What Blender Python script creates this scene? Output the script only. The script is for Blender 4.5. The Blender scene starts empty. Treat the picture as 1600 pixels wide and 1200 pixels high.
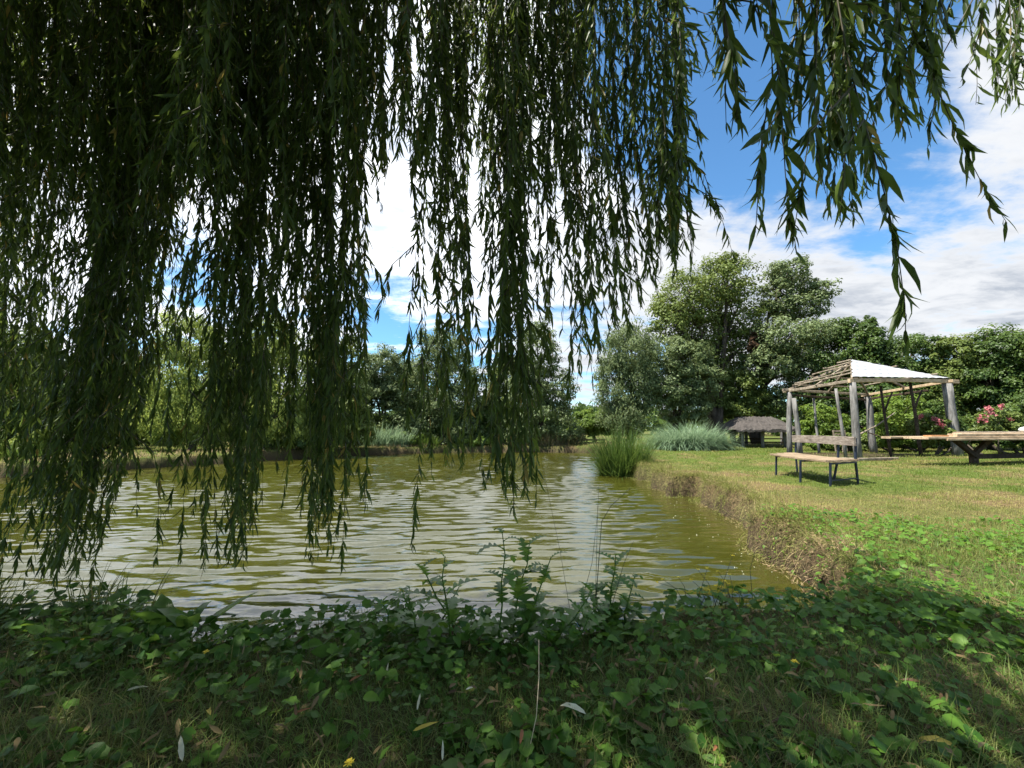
import bpy, math
import numpy as np
from math import radians, sin, cos, pi

S = bpy.context.scene
COL = S.collection
rng = np.random.default_rng(7)

# ------------------------------------------------------------------ camera
EYE = 1.0
FPX = 690.0
PITCH = math.atan(70.0 / FPX)
cam_d = bpy.data.cameras.new("camera")
cam = bpy.data.objects.new("camera", cam_d)
COL.objects.link(cam)
cam.location = (0, 0, EYE)
cam.rotation_euler = (pi / 2 + PITCH, 0, 0)
cam_d.sensor_width = 36.0
cam_d.lens = FPX / 1600.0 * 36.0
cam_d.clip_start = 0.05
cam_d.clip_end = 3000.0
S.camera = cam


def ray(px, py):
    a = (px - 800.0) / FPX
    b = (600.0 - py) / FPX
    return np.array([a, cos(PITCH) - b * sin(PITCH), sin(PITCH) + b * cos(PITCH)])


def at(px, py, Y):
    d = ray(px, py)
    return np.array([0, 0, EYE]) + d * (Y / d[1])


def onz(px, py, z=0.0):
    d = ray(px, py)
    return np.array([0, 0, EYE]) + d * ((z - EYE) / d[2])


# ------------------------------------------------------------------ light
SUN_EL = radians(62)
SUN_AZ = radians(252)      # from +Y towards +X: high on the left, a little behind the camera
sun_vec = np.array([sin(SUN_AZ) * cos(SUN_EL), cos(SUN_AZ) * cos(SUN_EL), sin(SUN_EL)])
sd = bpy.data.lights.new("sun", 'SUN')
sd.energy = 4.7
sd.angle = radians(0.5)
sd.color = (1.0, 0.95, 0.86)
so = bpy.data.objects.new("sun", sd)
COL.objects.link(so)
so.location = tuple(sun_vec * 60)
import mathutils
so.rotation_euler = mathutils.Vector(sun_vec).to_track_quat('Z', 'Y').to_euler()

S.view_settings.view_transform = 'Standard'
S.view_settings.look = 'None'
S.view_settings.exposure = 1.3
S.view_settings.gamma = 1.0
S.render.engine = 'CYCLES'
S.cycles.use_denoising = True
S.cycles.max_bounces = 6
S.cycles.diffuse_bounces = 3
S.cycles.glossy_bounces = 3
S.cycles.transmission_bounces = 4
S.cycles.transparent_max_bounces = 6
S.cycles.caustics_reflective = False
S.cycles.caustics_refractive = False


# ------------------------------------------------------------------ node helper
class NT:
    def __init__(self, tree):
        self.t = tree
        tree.nodes.clear()

    def n(self, kind, **kw):
        nd = self.t.nodes.new(kind)
        for k, v in kw.items():
            setattr(nd, k, v)
        return nd

    def l(self, a, b):
        self.t.links.new(a, b)

    def setin(self, sock, v):
        if hasattr(v, 'is_output') or isinstance(v, bpy.types.NodeSocket):
            self.l(v, sock)
        else:
            sock.default_value = v

    def math(self, op, a, b=0.0, c=None, clamp=False):
        nd = self.n('ShaderNodeMath', operation=op)
        nd.use_clamp = clamp
        self.setin(nd.inputs[0], a)
        self.setin(nd.inputs[1], b)
        if c is not None:
            self.setin(nd.inputs[2], c)
        return nd.outputs[0]

    def vmath(self, op, a, b=None):
        nd = self.n('ShaderNodeVectorMath', operation=op)
        self.setin(nd.inputs[0], a)
        if b is not None:
            self.setin(nd.inputs[1], b)
        return nd.outputs['Value'] if op in ('DOT_PRODUCT', 'LENGTH') else nd.outputs[0]

    def mix(self, f, a, b):
        nd = self.n('ShaderNodeMix', data_type='RGBA')
        self.setin(nd.inputs[0], f)
        self.setin(nd.inputs[6], a if not isinstance(a, tuple) else (a + (1,))[:4])
        self.setin(nd.inputs[7], b if not isinstance(b, tuple) else (b + (1,))[:4])
        return nd.outputs[2]

    def noise(self, vec, scale, detail=4, rough=0.55, dist=0.0):
        nd = self.n('ShaderNodeTexNoise')
        if vec is not None:
            self.l(vec, nd.inputs['Vector'])
        nd.inputs['Scale'].default_value = scale
        nd.inputs['Detail'].default_value = detail
        nd.inputs['Roughness'].default_value = rough
        nd.inputs['Distortion'].default_value = dist
        return nd.outputs['Fac']

    def ramp(self, f, lo, hi):
        nd = self.n('ShaderNodeMapRange')
        nd.interpolation_type = 'SMOOTHSTEP'
        self.setin(nd.inputs[0], f)
        nd.inputs[1].default_value = lo
        nd.inputs[2].default_value = hi
        return nd.outputs[0]

    def attr(self, name):
        nd = self.n('ShaderNodeAttribute')
        nd.attribute_name = name
        return nd.outputs['Fac']

    def scale(self, vec, s):
        nd = self.n('ShaderNodeMapping')
        self.l(vec, nd.inputs[0])
        nd.inputs['Scale'].default_value = s
        return nd.outputs[0]


# ------------------------------------------------------------------ sky
def make_world():
    w = bpy.data.worlds.new("World")
    S.world = w
    w.use_nodes = True
    k = NT(w.node_tree)
    sky = k.n('ShaderNodeTexSky', sky_type='NISHITA')
    sky.sun_disc = False
    sky.sun_elevation = SUN_EL
    sky.sun_rotation = SUN_AZ
    sky.air_density = 1.0
    sky.dust_density = 0.3
    sky.ozone_density = 2.0
    tc = k.n('ShaderNodeTexCoord')
    d = k.vmath('NORMALIZE', tc.outputs['Generated'])
    sep = k.n('ShaderNodeSeparateXYZ')
    k.l(d, sep.inputs[0])
    z = k.math('ADD', k.math('MAXIMUM', sep.outputs[2], 0.0), 0.16)
    u = k.math('DIVIDE', sep.outputs[0], z)
    v = k.math('DIVIDE', sep.outputs[1], z)
    cmb = k.n('ShaderNodeCombineXYZ')
    k.l(u, cmb.inputs[0])
    k.l(v, cmb.inputs[1])
    p = cmb.outputs[0]
    n1 = k.noise(p, 0.9, 9, 0.6, 0.35)
    n2 = k.noise(k.scale(p, (1.0, 1.7, 1)), 3.2, 7, 0.62, 0.2)
    dens = k.math('MULTIPLY_ADD', k.math('ADD', k.math('MULTIPLY', n1, 0.62), k.math('MULTIPLY', n2, 0.38)), 1.7, -0.33)
    # broad clear and cloudy parts of the sky: (direction, cosine of the half width, weight)
    blobs = [((1150, 190), 0.955, -0.30), ((1285, 215), 0.972, -0.20), ((1075, 60), 0.97, -0.22), ((600, 480), 0.993, -0.26),
             ((330, 490), 0.985, -0.16), ((1460, 230), 0.985, -0.10), ((960, 470), 0.992, -0.10),
             ((1320, 470), 0.995, -0.05),
             ((1480, 390), 0.945, 0.15), ((1520, 90), 0.975, 0.14), ((1180, 420), 0.985, 0.16), ((1030, 400), 0.985, 0.18), ((1330, 380), 0.985, 0.12), ((900, 330), 0.955, 0.15), ((250, 200), 0.80, 0.24),
             ((1120, 400), 0.975, 0.17), ((640, 300), 0.95, 0.10), ((600, -700), 0.75, 0.16), ((900, 600), 0.985, 0.12)]
    acc = dens
    for (px, py), c, wgt in blobs:
        dv = ray(px, py)
        dv = dv / np.linalg.norm(dv)
        dot = k.vmath('DOT_PRODUCT', d, tuple(dv))
        acc = k.math('ADD', acc, k.math('MULTIPLY', k.ramp(dot, c - 0.015, 1.01), wgt))
    mask = k.ramp(acc, 0.42, 0.66)
    thick = k.ramp(acc, 0.56, 0.85)
    n3 = k.noise(k.scale(p, (1.0, 1.5, 1)), 2.4, 9, 0.62, 0.4)
    shade = k.math('MULTIPLY', thick, k.ramp(n3, 0.38, 0.62))
    white = (2.6, 2.67, 2.78)
    grey = (1.25, 1.42, 1.70)
    cloud0 = k.mix(shade, white, grey)
    # the clouds towards the sun, high on the left, are the brightest
    gl = ray(420, -60)
    gl = gl / np.linalg.norm(gl)
    glow = k.math('MULTIPLY_ADD', k.ramp(k.vmath('DOT_PRODUCT', d, tuple(gl)), 0.60, 0.97), 1.0, 1.0)
    cm = k.n('ShaderNodeVectorMath', operation='SCALE')
    k.l(cloud0, cm.inputs[0])
    k.l(glow, cm.inputs['Scale'])
    cloud = cm.outputs[0]
    blue = k.n('ShaderNodeMix', data_type='RGBA', blend_type='MULTIPLY')
    blue.inputs[0].default_value = 1.0
    k.l(sky.outputs[0], blue.inputs[6])
    blue.inputs[7].default_value = (0.37, 0.57, 0.665, 1)
    col = k.mix(mask, blue.outputs[2], cloud)
    bg = k.n('ShaderNodeBackground')
    k.l(col, bg.inputs[0])
    bg.inputs[1].default_value = 0.145
    out = k.n('ShaderNodeOutputWorld')
    k.l(bg.outputs[0], out.inputs[0])


make_world()


# ------------------------------------------------------------------ materials
def new_mat(name):
    m = bpy.data.materials.new(name)
    m.use_nodes = True
    k = NT(m.node_tree)
    out = k.n('ShaderNodeOutputMaterial')
    return m, k, out


def mat_leaf(name, ca, cb, transl=0.35, rough=0.45, spec=0.3, cc=None):
    m, k, out = new_mat(name)
    t = k.attr('tint')
    col = k.mix(t, ca, cb)
    if cc is not None:                      # a third colour for the top tenth of the tints
        col = k.mix(k.ramp(t, 0.86, 0.97), col, cc)
    g = k.n('ShaderNodeNewGeometry')
    nz = k.noise(g.outputs['Position'], 23.0, 2)
    hv = k.n('ShaderNodeHueSaturation')
    k.l(col, hv.inputs['Color'])
    k.l(k.math('MULTIPLY_ADD', nz, 0.8, 0.6), hv.inputs['Value'])
    p = k.n('ShaderNodeBsdfPrincipled')
    k.l(hv.outputs[0], p.inputs['Base Color'])
    p.inputs['Roughness'].default_value = rough
    p.inputs['Specular IOR Level'].default_value = spec
    tr = k.n('ShaderNodeBsdfTranslucent')
    hs = k.n('ShaderNodeHueSaturation')
    k.l(hv.outputs[0], hs.inputs['Color'])
    hs.inputs['Hue'].default_value = 0.48
    hs.inputs['Value'].default_value = 1.7
    k.l(hs.outputs[0], tr.inputs[0])
    mx = k.n('ShaderNodeMixShader')
    mx.inputs[0].default_value = transl
    k.l(p.outputs[0], mx.inputs[1])
    k.l(tr.outputs[0], mx.inputs[2])
    k.l(mx.outputs[0], out.inputs[0])
    return m


def mat_wood(name, ca, cb, stretch=(1, 1, 1), scale=14.0, rough=0.8, bump=0.4, moss=None):
    m, k, out = new_mat(name)
    tc = k.n('ShaderNodeTexCoord')
    v = k.scale(tc.outputs['Object'], stretch)
    n1 = k.noise(v, scale, 8, 0.65, 0.4)
    n2 = k.noise(tc.outputs['Object'], 2.3, 4)
    col = k.mix(k.ramp(n1, 0.32, 0.68), ca, cb)
    col2 = k.mix(k.math('MULTIPLY', k.ramp(n2, 0.45, 0.75), 0.6), col, tuple(np.array(ca) * 0.55))
    if moss:
        col2 = k.mix(k.math('MULTIPLY', k.ramp(k.noise(tc.outputs['Object'], 5.0, 6), 0.52, 0.7), 0.7), col2, moss)
    p = k.n('ShaderNodeBsdfPrincipled')
    k.l(col2, p.inputs['Base Color'])
    p.inputs['Roughness'].default_value = rough
    p.inputs['Specular IOR Level'].default_value = 0.2
    b = k.n('ShaderNodeBump')
    b.inputs['Strength'].default_value = bump
    b.inputs['Distance'].default_value = 0.02
    k.l(n1, b.inputs['Height'])
    k.l(b.outputs[0], p.inputs['Normal'])
    k.l(p.outputs[0], out.inputs[0])
    return m


def mat_plain(name, c, rough=0.5, metal=0.0, var=0.35, scale=8.0):
    m, k, out = new_mat(name)
    tc = k.n('ShaderNodeTexCoord')
    n = k.noise(tc.outputs['Object'], scale, 6, 0.6)
    col = k.mix(k.math('MULTIPLY', k.ramp(n, 0.4, 0.7), var), c, tuple(np.array(c) * 0.45))
    p = k.n('ShaderNodeBsdfPrincipled')
    k.l(col, p.inputs['Base Color'])
    p.inputs['Roughness'].default_value = rough
    p.inputs['Metallic'].default_value = metal
    k.l(p.outputs[0], out.inputs[0])
    return m


def mat_ground():
    m, k, out = new_mat("lawn_ground")
    g = k.n('ShaderNodeNewGeometry')
    pos = g.outputs['Position']
    dry = k.attr('dry')
    soil = k.attr('soil')
    n1 = k.noise(pos, 1.3, 6, 0.6)
    n2 = k.noise(pos, 26.0, 5, 0.65)
    n3 = k.noise(pos, 7.0, 5, 0.6)
    green = k.mix(k.ramp(n3, 0.35, 0.68), (0.05, 0.08, 0.012), (0.11, 0.145, 0.03))
    straw = k.mix(k.ramp(n2, 0.3, 0.7), (0.085, 0.06, 0.028), (0.21, 0.15, 0.075))
    f = k.math('ADD', dry, k.math('MULTIPLY', k.ramp(n1, 0.45, 0.75), 0.5), clamp=True)
    col = k.mix(f, green, straw)
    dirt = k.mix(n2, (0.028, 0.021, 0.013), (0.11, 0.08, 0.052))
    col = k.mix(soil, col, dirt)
    col = k.mix(k.math('MULTIPLY', k.ramp(n2, 0.55, 0.3), 0.5), col, (0.03, 0.035, 0.012))
    p = k.n('ShaderNodeBsdfPrincipled')
    k.l(col, p.inputs['Base Color'])
    p.inputs['Roughness'].default_value = 0.95
    p.inputs['Specular IOR Level'].default_value = 0.1
    b = k.n('ShaderNodeBump')
    b.inputs['Strength'].default_value = 0.8
    b.inputs['Distance'].default_value = 0.05
    k.l(n2, b.inputs['Height'])
    k.l(b.outputs[0], p.inputs['Normal'])
    k.l(p.outputs[0], out.inputs[0])
    return m


def mat_water():
    m, k, out = new_mat("murky_green_water")
    g = k.n('ShaderNodeNewGeometry')
    pos = g.outputs['Position']
    n = k.noise(pos, 0.35, 4)
    col = k.mix(k.ramp(n, 0.35, 0.7), (0.036, 0.037, 0.005), (0.048, 0.048, 0.008))
    p = k.n('ShaderNodeBsdfPrincipled')
    k.l(col, p.inputs['Base Color'])
    p.inputs['Roughness'].default_value = 0.03
    p.inputs['IOR'].default_value = 1.52
    p.inputs['Specular IOR Level'].default_value = 0.9
    a = k.noise(k.scale(pos, (0.35, 1.0, 1.0)), 8.0, 3, 0.5, 0.2)
    b = k.n('ShaderNodeBump')
    b.inputs['Strength'].default_value = 0.35
    b.inputs['Distance'].default_value = 0.02
    k.l(a, b.inputs['Height'])
    k.l(b.outputs[0], p.inputs['Normal'])
    k.l(p.outputs[0], out.inputs[0])
    return m


M = {}
M['ground'] = mat_ground()
M['water'] = mat_water()
M['grass'] = mat_leaf("grass_blades", (0.085, 0.14, 0.018), (0.30, 0.27, 0.09), 0.35, 0.5, 0.2)
M['cover_grass'] = mat_leaf("long_grass", (0.06, 0.135, 0.016), (0.24, 0.21, 0.075), 0.3, 0.5, 0.25)
M['bank'] = mat_leaf("dry_bank_grass", (0.16, 0.18, 0.045), (0.38, 0.265, 0.17), 0.2, 0.8, 0.1)
M['cover'] = mat_leaf("ground_cover_leaves", (0.032, 0.092, 0.010), (0.105, 0.205, 0.024), 0.35, 0.5, 0.22)
M['willow'] = mat_leaf("willow_leaves", (0.030, 0.060, 0.012), (0.125, 0.185, 0.030), 0.48, 0.42, 0.3, (0.26, 0.21, 0.05))
M['bark'] = mat_wood("willow_bark", (0.05, 0.038, 0.026), (0.13, 0.105, 0.08), (1, 1, 0.25), 9, 0.9, 0.8)
M['twig'] = mat_plain("willow_twig", (0.06, 0.05, 0.018), 0.6)
M['tree_bark'] = mat_wood("tree_bark", (0.035, 0.028, 0.02), (0.11, 0.09, 0.07), (1, 1, 0.3), 6, 0.9, 0.6)
M['olive'] = mat_leaf("olive_foliage", (0.065, 0.10, 0.020), (0.17, 0.22, 0.05), 0.3, 0.5, 0.25)
M['silver'] = mat_leaf("silver_foliage", (0.075, 0.11, 0.038), (0.19, 0.245, 0.10), 0.3, 0.5, 0.3)
M['pale'] = mat_leaf("pale_willow_foliage", (0.11, 0.165, 0.028), (0.27, 0.34, 0.085), 0.42, 0.5, 0.25)
M['deep'] = mat_leaf("deep_green_foliage", (0.03, 0.065, 0.013), (0.10, 0.155, 0.03), 0.3, 0.45, 0.3)
M['fresh'] = mat_leaf("fresh_green_foliage", (0.07, 0.13, 0.018), (0.18, 0.26, 0.04), 0.4, 0.5, 0.25)
M['dead'] = mat_leaf("dead_brown_foliage", (0.06, 0.035, 0.02), (0.12, 0.07, 0.04), 0.15, 0.7, 0.1)
M['reed'] = mat_leaf("reed_blades", (0.028, 0.07, 0.012), (0.115, 0.18, 0.035), 0.3, 0.45, 0.3)
M['bluereed'] = mat_leaf("blue_green_reed", (0.12, 0.20, 0.105), (0.27, 0.36, 0.23), 0.35, 0.5, 0.3)
M['tanreed'] = mat_leaf("tan_reed", (0.10, 0.13, 0.05), (0.28, 0.22, 0.14), 0.25, 0.6, 0.2)
M['weed'] = mat_leaf("weed_leaves", (0.055, 0.13, 0.018), (0.12, 0.22, 0.035), 0.42, 0.4, 0.4)
M['post'] = mat_wood("weathered_grey_post", (0.10, 0.095, 0.088), (0.27, 0.26, 0.245), (1, 1, 0.12), 16, 0.85, 0.7)
M['lath'] = mat_wood("weathered_lath", (0.15, 0.12, 0.085), (0.36, 0.30, 0.23), (1, 1, 1), 10, 0.8, 0.4)
M['darkwood'] = mat_wood("dark_timber", (0.025, 0.018, 0.012), (0.085, 0.06, 0.042), (1, 1, 1), 12, 0.8, 0.5)
M['plank'] = mat_wood("pale_sawn_plank", (0.30, 0.215, 0.13), (0.56, 0.43, 0.29), (0.2, 2, 2), 11, 0.75, 0.35)
M['orange'] = mat_wood("orange_plank", (0.35, 0.17, 0.07), (0.5, 0.27, 0.13), (0.2, 2, 2), 11, 0.75, 0.35)
M['benchwood'] = mat_wood("grey_bench_plank", (0.13, 0.105, 0.085), (0.30, 0.26, 0.22), (2, 0.25, 2), 16, 0.8, 0.5)
M['seatwood'] = mat_wood("brown_seat_plank", (0.17, 0.12, 0.075), (0.34, 0.26, 0.17), (2, 0.25, 2), 16, 0.75, 0.5)
M['steel'] = mat_plain("blue_black_painted_steel", (0.016, 0.024, 0.045), 0.45, 0.3)
M['sheet'] = mat_plain("white_roof_sheet", (0.38, 0.385, 0.39), 0.45, 0.0, 0.3, 2.2)
M['thatch'] = mat_wood("grey_thatch", (0.045, 0.04, 0.036), (0.125, 0.11, 0.10), (6, 6, 1), 10, 0.95, 0.9)
M['pink'] = mat_leaf("rose_petals", (0.28, 0.035, 0.05), (0.46, 0.20, 0.20), 0.25, 0.6, 0.2)
M['yellow'] = mat_leaf("yellow_petals", (0.70, 0.55, 0.02), (0.8, 0.66, 0.08), 0.2, 0.6, 0.2)
M['fallen_pale'] = mat_leaf("fallen_pale_leaf", (0.45, 0.43, 0.27), (0.62, 0.60, 0.45), 0.2, 0.6, 0.2)
M['fallen_yellow'] = mat_leaf("fallen_yellow_leaf", (0.45, 0.33, 0.05), (0.55, 0.44, 0.10), 0.2, 0.6, 0.2)
M['fallen_brown'] = mat_leaf("fallen_brown_leaf", (0.18, 0.07, 0.03), (0.26, 0.12, 0.05), 0.15, 0.6, 0.2)
M['litter'] = mat_leaf("old_leaf_litter", (0.07, 0.04, 0.02), (0.22, 0.17, 0.07), 0.15, 0.6, 0.2)
M['straw'] = mat_plain("straw_stalk", (0.42, 0.35, 0.20), 0.7)
M['stalk'] = mat_plain("dark_stalk", (0.07, 0.07, 0.03), 0.7)
M['white'] = mat_plain("white_plastic", (0.8, 0.8, 0.8), 0.4, 0, 0.1)
M['foam'] = mat_leaf("floating_petals", (0.22, 0.22, 0.13), (0.5, 0.5, 0.4), 0.1, 0.7, 0.2)


# ------------------------------------------------------------------ mesh builder
class MB:
    def __init__(self):
        self.v, self.q, self.t, self.tint = [], [], [], []
        self.qm, self.tm = [], []
        self.n = 0

    def add(self, V, Q=None, T=None, tint=0.5, mat=0):
        V = np.asarray(V, dtype=np.float64).reshape(-1, 3)
        self.v.append(V)
        tt = np.broadcast_to(np.asarray(tint, dtype=np.float64), (len(V),)) if np.ndim(tint) <= 1 else tint
        self.tint.append(tt)
        if Q is not None and len(Q):
            Q = np.asarray(Q, dtype=np.int64).reshape(-1, 4) + self.n
            self.q.append(Q)
            self.qm.append(np.full(len(Q), mat, dtype=np.int32))
        if T is not None and len(T):
            T = np.asarray(T, dtype=np.int64).reshape(-1, 3) + self.n
            self.t.append(T)
            self.tm.append(np.full(len(T), mat, dtype=np.int32))
        self.n += len(V)
        return self

    def inst(self, tpl, pos, R, scale, tint, mat=0):
        V, Q, T = tpl
        pos = np.asarray(pos)
        n = len(pos)
        if n == 0:
            return self
        scale = np.asarray(scale, dtype=np.float64)
        if scale.ndim == 1:
            scale = np.repeat(scale[:, None], 3, 1)
        W = V[None, :, :] * scale[:, None, :]
        W = np.einsum('nij,nkj->nki', R, W) + pos[:, None, :]
        k = len(V)
        off = (np.arange(n) * k)[:, None, None]
        QQ = (np.asarray(Q)[None] + off).reshape(-1, 4) if Q is not None and len(Q) else None
        TT = (np.asarray(T)[None] + off).reshape(-1, 3) if T is not None and len(T) else None
        return self.add(W.reshape(-1, 3), QQ, TT, np.repeat(np.broadcast_to(tint, (n,)), k), mat)

    def tube(self, pts, rad, sides=7, mat=0, tint=0.5, wob=0.0):
        pts = np.asarray(pts, dtype=np.float64)
        n = len(pts)
        rad = np.broadcast_to(np.asarray(rad, dtype=np.float64), (n,))
        tan = np.gradient(pts, axis=0)
        tan /= np.linalg.norm(tan, axis=1)[:, None] + 1e-12
        ref = np.array([0.0, 0, 1]) if abs(tan[0][2]) < 0.9 else np.array([1.0, 0, 0])
        V = []
        a = np.linspace(0, 2 * pi, sides, endpoint=False)
        u = np.cross(tan[0], ref)
        for i in range(n):
            u = u - tan[i] * np.dot(u, tan[i])
            u = u / (np.linalg.norm(u) + 1e-12)
            w = np.cross(tan[i], u)
            r = rad[i] * (1 + (wob * rng.uniform(-1, 1, sides) if wob else 0))
            V.append(pts[i] + (np.cos(a) * r)[:, None] * u + (np.sin(a) * r)[:, None] * w)
        V = np.concatenate(V)
        Q = []
        for i in range(n - 1):
            for j in range(sides):
                Q.append((i * sides + j, i * sides + (j + 1) % sides, (i + 1) * sides + (j + 1) % sides, (i + 1) * sides + j))
        c0, c1 = len(V), len(V) + 1
        V = np.concatenate([V, pts[:1], pts[-1:]])
        T = [(c0, (j + 1) % sides, j) for j in range(sides)] + \
            [(c1, (n - 1) * sides + j, (n - 1) * sides + (j + 1) % sides) for j in range(sides)]
        return self.add(V, Q, T, tint, mat)

    def bar(self, p0, p1, w, h, up=(0, 0, 1), mat=0, tint=0.5, bev=0.12, seg=1, bow=0.0):
        """a sawn timber: a rectangle with cut corners swept from p0 to p1; w across, h along up"""
        p0, p1 = np.asarray(p0, float), np.asarray(p1, float)
        t = p1 - p0
        t /= np.linalg.norm(t)
        up = np.asarray(up, float)
        s = np.cross(t, up)
        s /= np.linalg.norm(s)
        u = np.cross(s, t)
        b = min(w, h) * bev
        x, y = w / 2, h / 2
        pr = [(-x + b, -y), (x - b, -y), (x, -y + b), (x, y - b), (x - b, y), (-x + b, y), (-x, y - b), (-x, -y + b)]
        V = []
        for i in range(seg + 1):
            f = i / seg
            c = p0 + (p1 - p0) * f + u * bow * sin(pi * f)
            for (a, bb) in pr:
                V.append(c + s * a + u * bb)
        Q = [(i * 8 + j, i * 8 + (j + 1) % 8, (i + 1) * 8 + (j + 1) % 8, (i + 1) * 8 + j) for i in range(seg) for j in range(8)]
        e = seg * 8
        for o, fl in ((0, True), (e, False)):
            ring = [o + i for i in range(8)]
            qs = [(ring[0], ring[1], ring[2], ring[7]), (ring[7], ring[2], ring[3], ring[6]), (ring[6], ring[3], ring[4], ring[5])]
            Q += [q[::-1] for q in qs] if fl else qs
        return self.add(V, Q, None, tint, mat)

    def build(self, name, mats, parent=None, smooth=True, attrs=None):
        V = np.concatenate(self.v)
        tint = np.concatenate(self.tint)
        if parent is not None:
            base = np.array(parent.location)
            p = parent.parent
            while p is not None:
                base = base + np.array(p.location)
                p = p.parent
            V = V - base
        me = bpy.data.meshes.new(name)
        nq = sum(len(a) for a in self.q)
        nt = sum(len(a) for a in self.t)
        parts = []
        if nq:
            parts.append(np.concatenate(self.q).reshape(-1))
        if nt:
            parts.append(np.concatenate(self.t).reshape(-1))
        loops = np.concatenate(parts).astype(np.int32)
        starts = np.concatenate([np.arange(nq) * 4, nq * 4 + np.arange(nt) * 3]).astype(np.int32)
        mi = np.concatenate((self.qm or [np.zeros(0, np.int32)]) + (self.tm or [np.zeros(0, np.int32)])).astype(np.int32)
        me.vertices.add(len(V))
        me.vertices.foreach_set('co', V.astype(np.float32).ravel())
        me.loops.add(len(loops))
        me.loops.foreach_set('vertex_index', loops)
        me.polygons.add(nq + nt)
        me.polygons.foreach_set('loop_start', starts)
        me.polygons.foreach_set('material_index', mi)
        me.polygons.foreach_set('use_smooth', np.full(nq + nt, smooth, dtype=bool))
        a = me.attributes.new('tint', 'FLOAT', 'POINT')
        a.data.foreach_set('value', tint.astype(np.float32))
        for nm, val in (attrs or {}).items():
            a = me.attributes.new(nm, 'FLOAT', 'POINT')
            a.data.foreach_set('value', np.asarray(val, np.float32))
        me.update(calc_edges=True)
        for m in (mats if isinstance(mats, (list, tuple)) else [mats]):
            me.materials.append(m)
        o = bpy.data.objects.new(name, me)
        COL.objects.link(o)
        if parent is not None:
            o.parent = parent
        return o


def thing(name, label, cat, loc, group=None):
    o = bpy.data.objects.new(name, None)
    COL.objects.link(o)
    o.location = tuple(float(c) for c in loc)
    o.empty_display_size = 0.2
    o['label'] = label
    o['category'] = cat
    if group:
        o['group'] = group
    return o


def tag(o, label, cat, group=None, kind=None):
    o['label'] = label
    o['category'] = cat
    if group:
        o['group'] = group
    if kind:
        o['kind'] = kind
    return o


def unit(a):
    return a / (np.linalg.norm(a, axis=-1, keepdims=True) + 1e-12)


def basis(d, hint):
    """columns: side, d, normal"""
    d = unit(d)
    s = unit(np.cross(d, hint))
    nn = np.cross(s, d)
    return np.stack([s, d, nn], axis=-1)


def rand_dir(n, r=None):
    r = r or rng
    return unit(r.normal(size=(n, 3)))


def yaw_R(a, tilt=None, tdir=None):
    n = len(a)
    R = np.zeros((n, 3, 3))
    R[:, 0, 0] = np.cos(a); R[:, 0, 1] = -np.sin(a)
    R[:, 1, 0] = np.sin(a); R[:, 1, 1] = np.cos(a)
    R[:, 2, 2] = 1
    if tilt is not None:
        Tm = np.zeros((n, 3, 3))
        Tm[:, 0, 0] = 1
        Tm[:, 1, 1] = np.cos(tilt); Tm[:, 1, 2] = np.sin(tilt)
        Tm[:, 2, 1] = -np.sin(tilt); Tm[:, 2, 2] = np.cos(tilt)
        R = np.einsum('nij,njk->nik', R, Tm)
    return R


def vnoise(x, y, scale, seed=0):
    r = np.random.default_rng(seed)
    g = r.random((256, 256))
    x = np.asarray(x) * scale + 1000
    y = np.asarray(y) * scale + 1000
    xi, yi = np.floor(x).astype(int), np.floor(y).astype(int)
    fx, fy = x - xi, y - yi
    fx, fy = fx * fx * (3 - 2 * fx), fy * fy * (3 - 2 * fy)
    a = g[xi % 256, yi % 256]; b = g[(xi + 1) % 256, yi % 256]
    c = g[xi % 256, (yi + 1) % 256]; d = g[(xi + 1) % 256, (yi + 1) % 256]
    return (a * (1 - fx) + b * fx) * (1 - fy) + (c * (1 - fx) + d * fx) * fy


def sstep(x, a, b):
    t = np.clip((np.asarray(x) - a) / (b - a), 0, 1)
    return t * t * (3 - 2 * t)


# templates -----------------------------------------------------------------
def blade_tpl(bend, w=0.5, seg=4):
    """unit height blade, +Z up, width along X (scaled separately), bending to +Y"""
    V, Q, T = [], [], []
    ang = 0.0
    p = np.array([0.0, 0, 0])
    for i in range(seg + 1):
        f = i / seg
        wd = w * (1 - f) ** 0.6 if i < seg else 0
        if i < seg:
            V += [(-wd, p[1], p[2]), (wd, p[1], p[2])]
        else:
            V.append((0, p[1], p[2]))
        ang = bend * (f + 0.5 / seg)
        p = p + np.array([0, sin(ang), cos(ang)]) / seg
    for i in range(seg - 1):
        Q.append((2 * i, 2 * i + 1, 2 * i + 3, 2 * i + 2))
    T.append((2 * seg - 2, 2 * seg - 1, 2 * seg))
    return np.array(V, float), Q, T


def lance_tpl(prof, bend=0.0, fold=0.25, twist=0.0):
    """leaf along +Y, unit length; prof = [(t, halfwidth)...] first and last may be 0"""
    V, Q, T = [], [], []
    rows = []
    for (t, w) in prof:
        ang = bend * t
        y = t if abs(bend) < 1e-6 else sin(ang) / bend
        z = 0 if abs(bend) < 1e-6 else -(1 - cos(ang)) / bend
        if w <= 0:
            rows.append([len(V)])
            V.append((0, y, z))
        else:
            rows.append([len(V), len(V) + 1, len(V) + 2])
            tw = twist * t
            V += [(-w * cos(tw), y, z + w * fold - w * sin(tw)), (0, y, z), (w * cos(tw), y, z + w * fold + w * sin(tw))]
    for a, b in zip(rows[:-1], rows[1:]):
        if len(a) == 1 and len(b) == 3:
            T += [(a[0], b[1], b[0]), (a[0], b[2], b[1])]
        elif len(a) == 3 and len(b) == 1:
            T += [(a[0], a[1], b[0]), (a[1], a[2], b[0])]
        else:
            Q += [(a[0], a[1], b[1], b[0]), (a[1], a[2], b[2], b[1])]
    return np.array(V, float), Q, T


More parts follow.
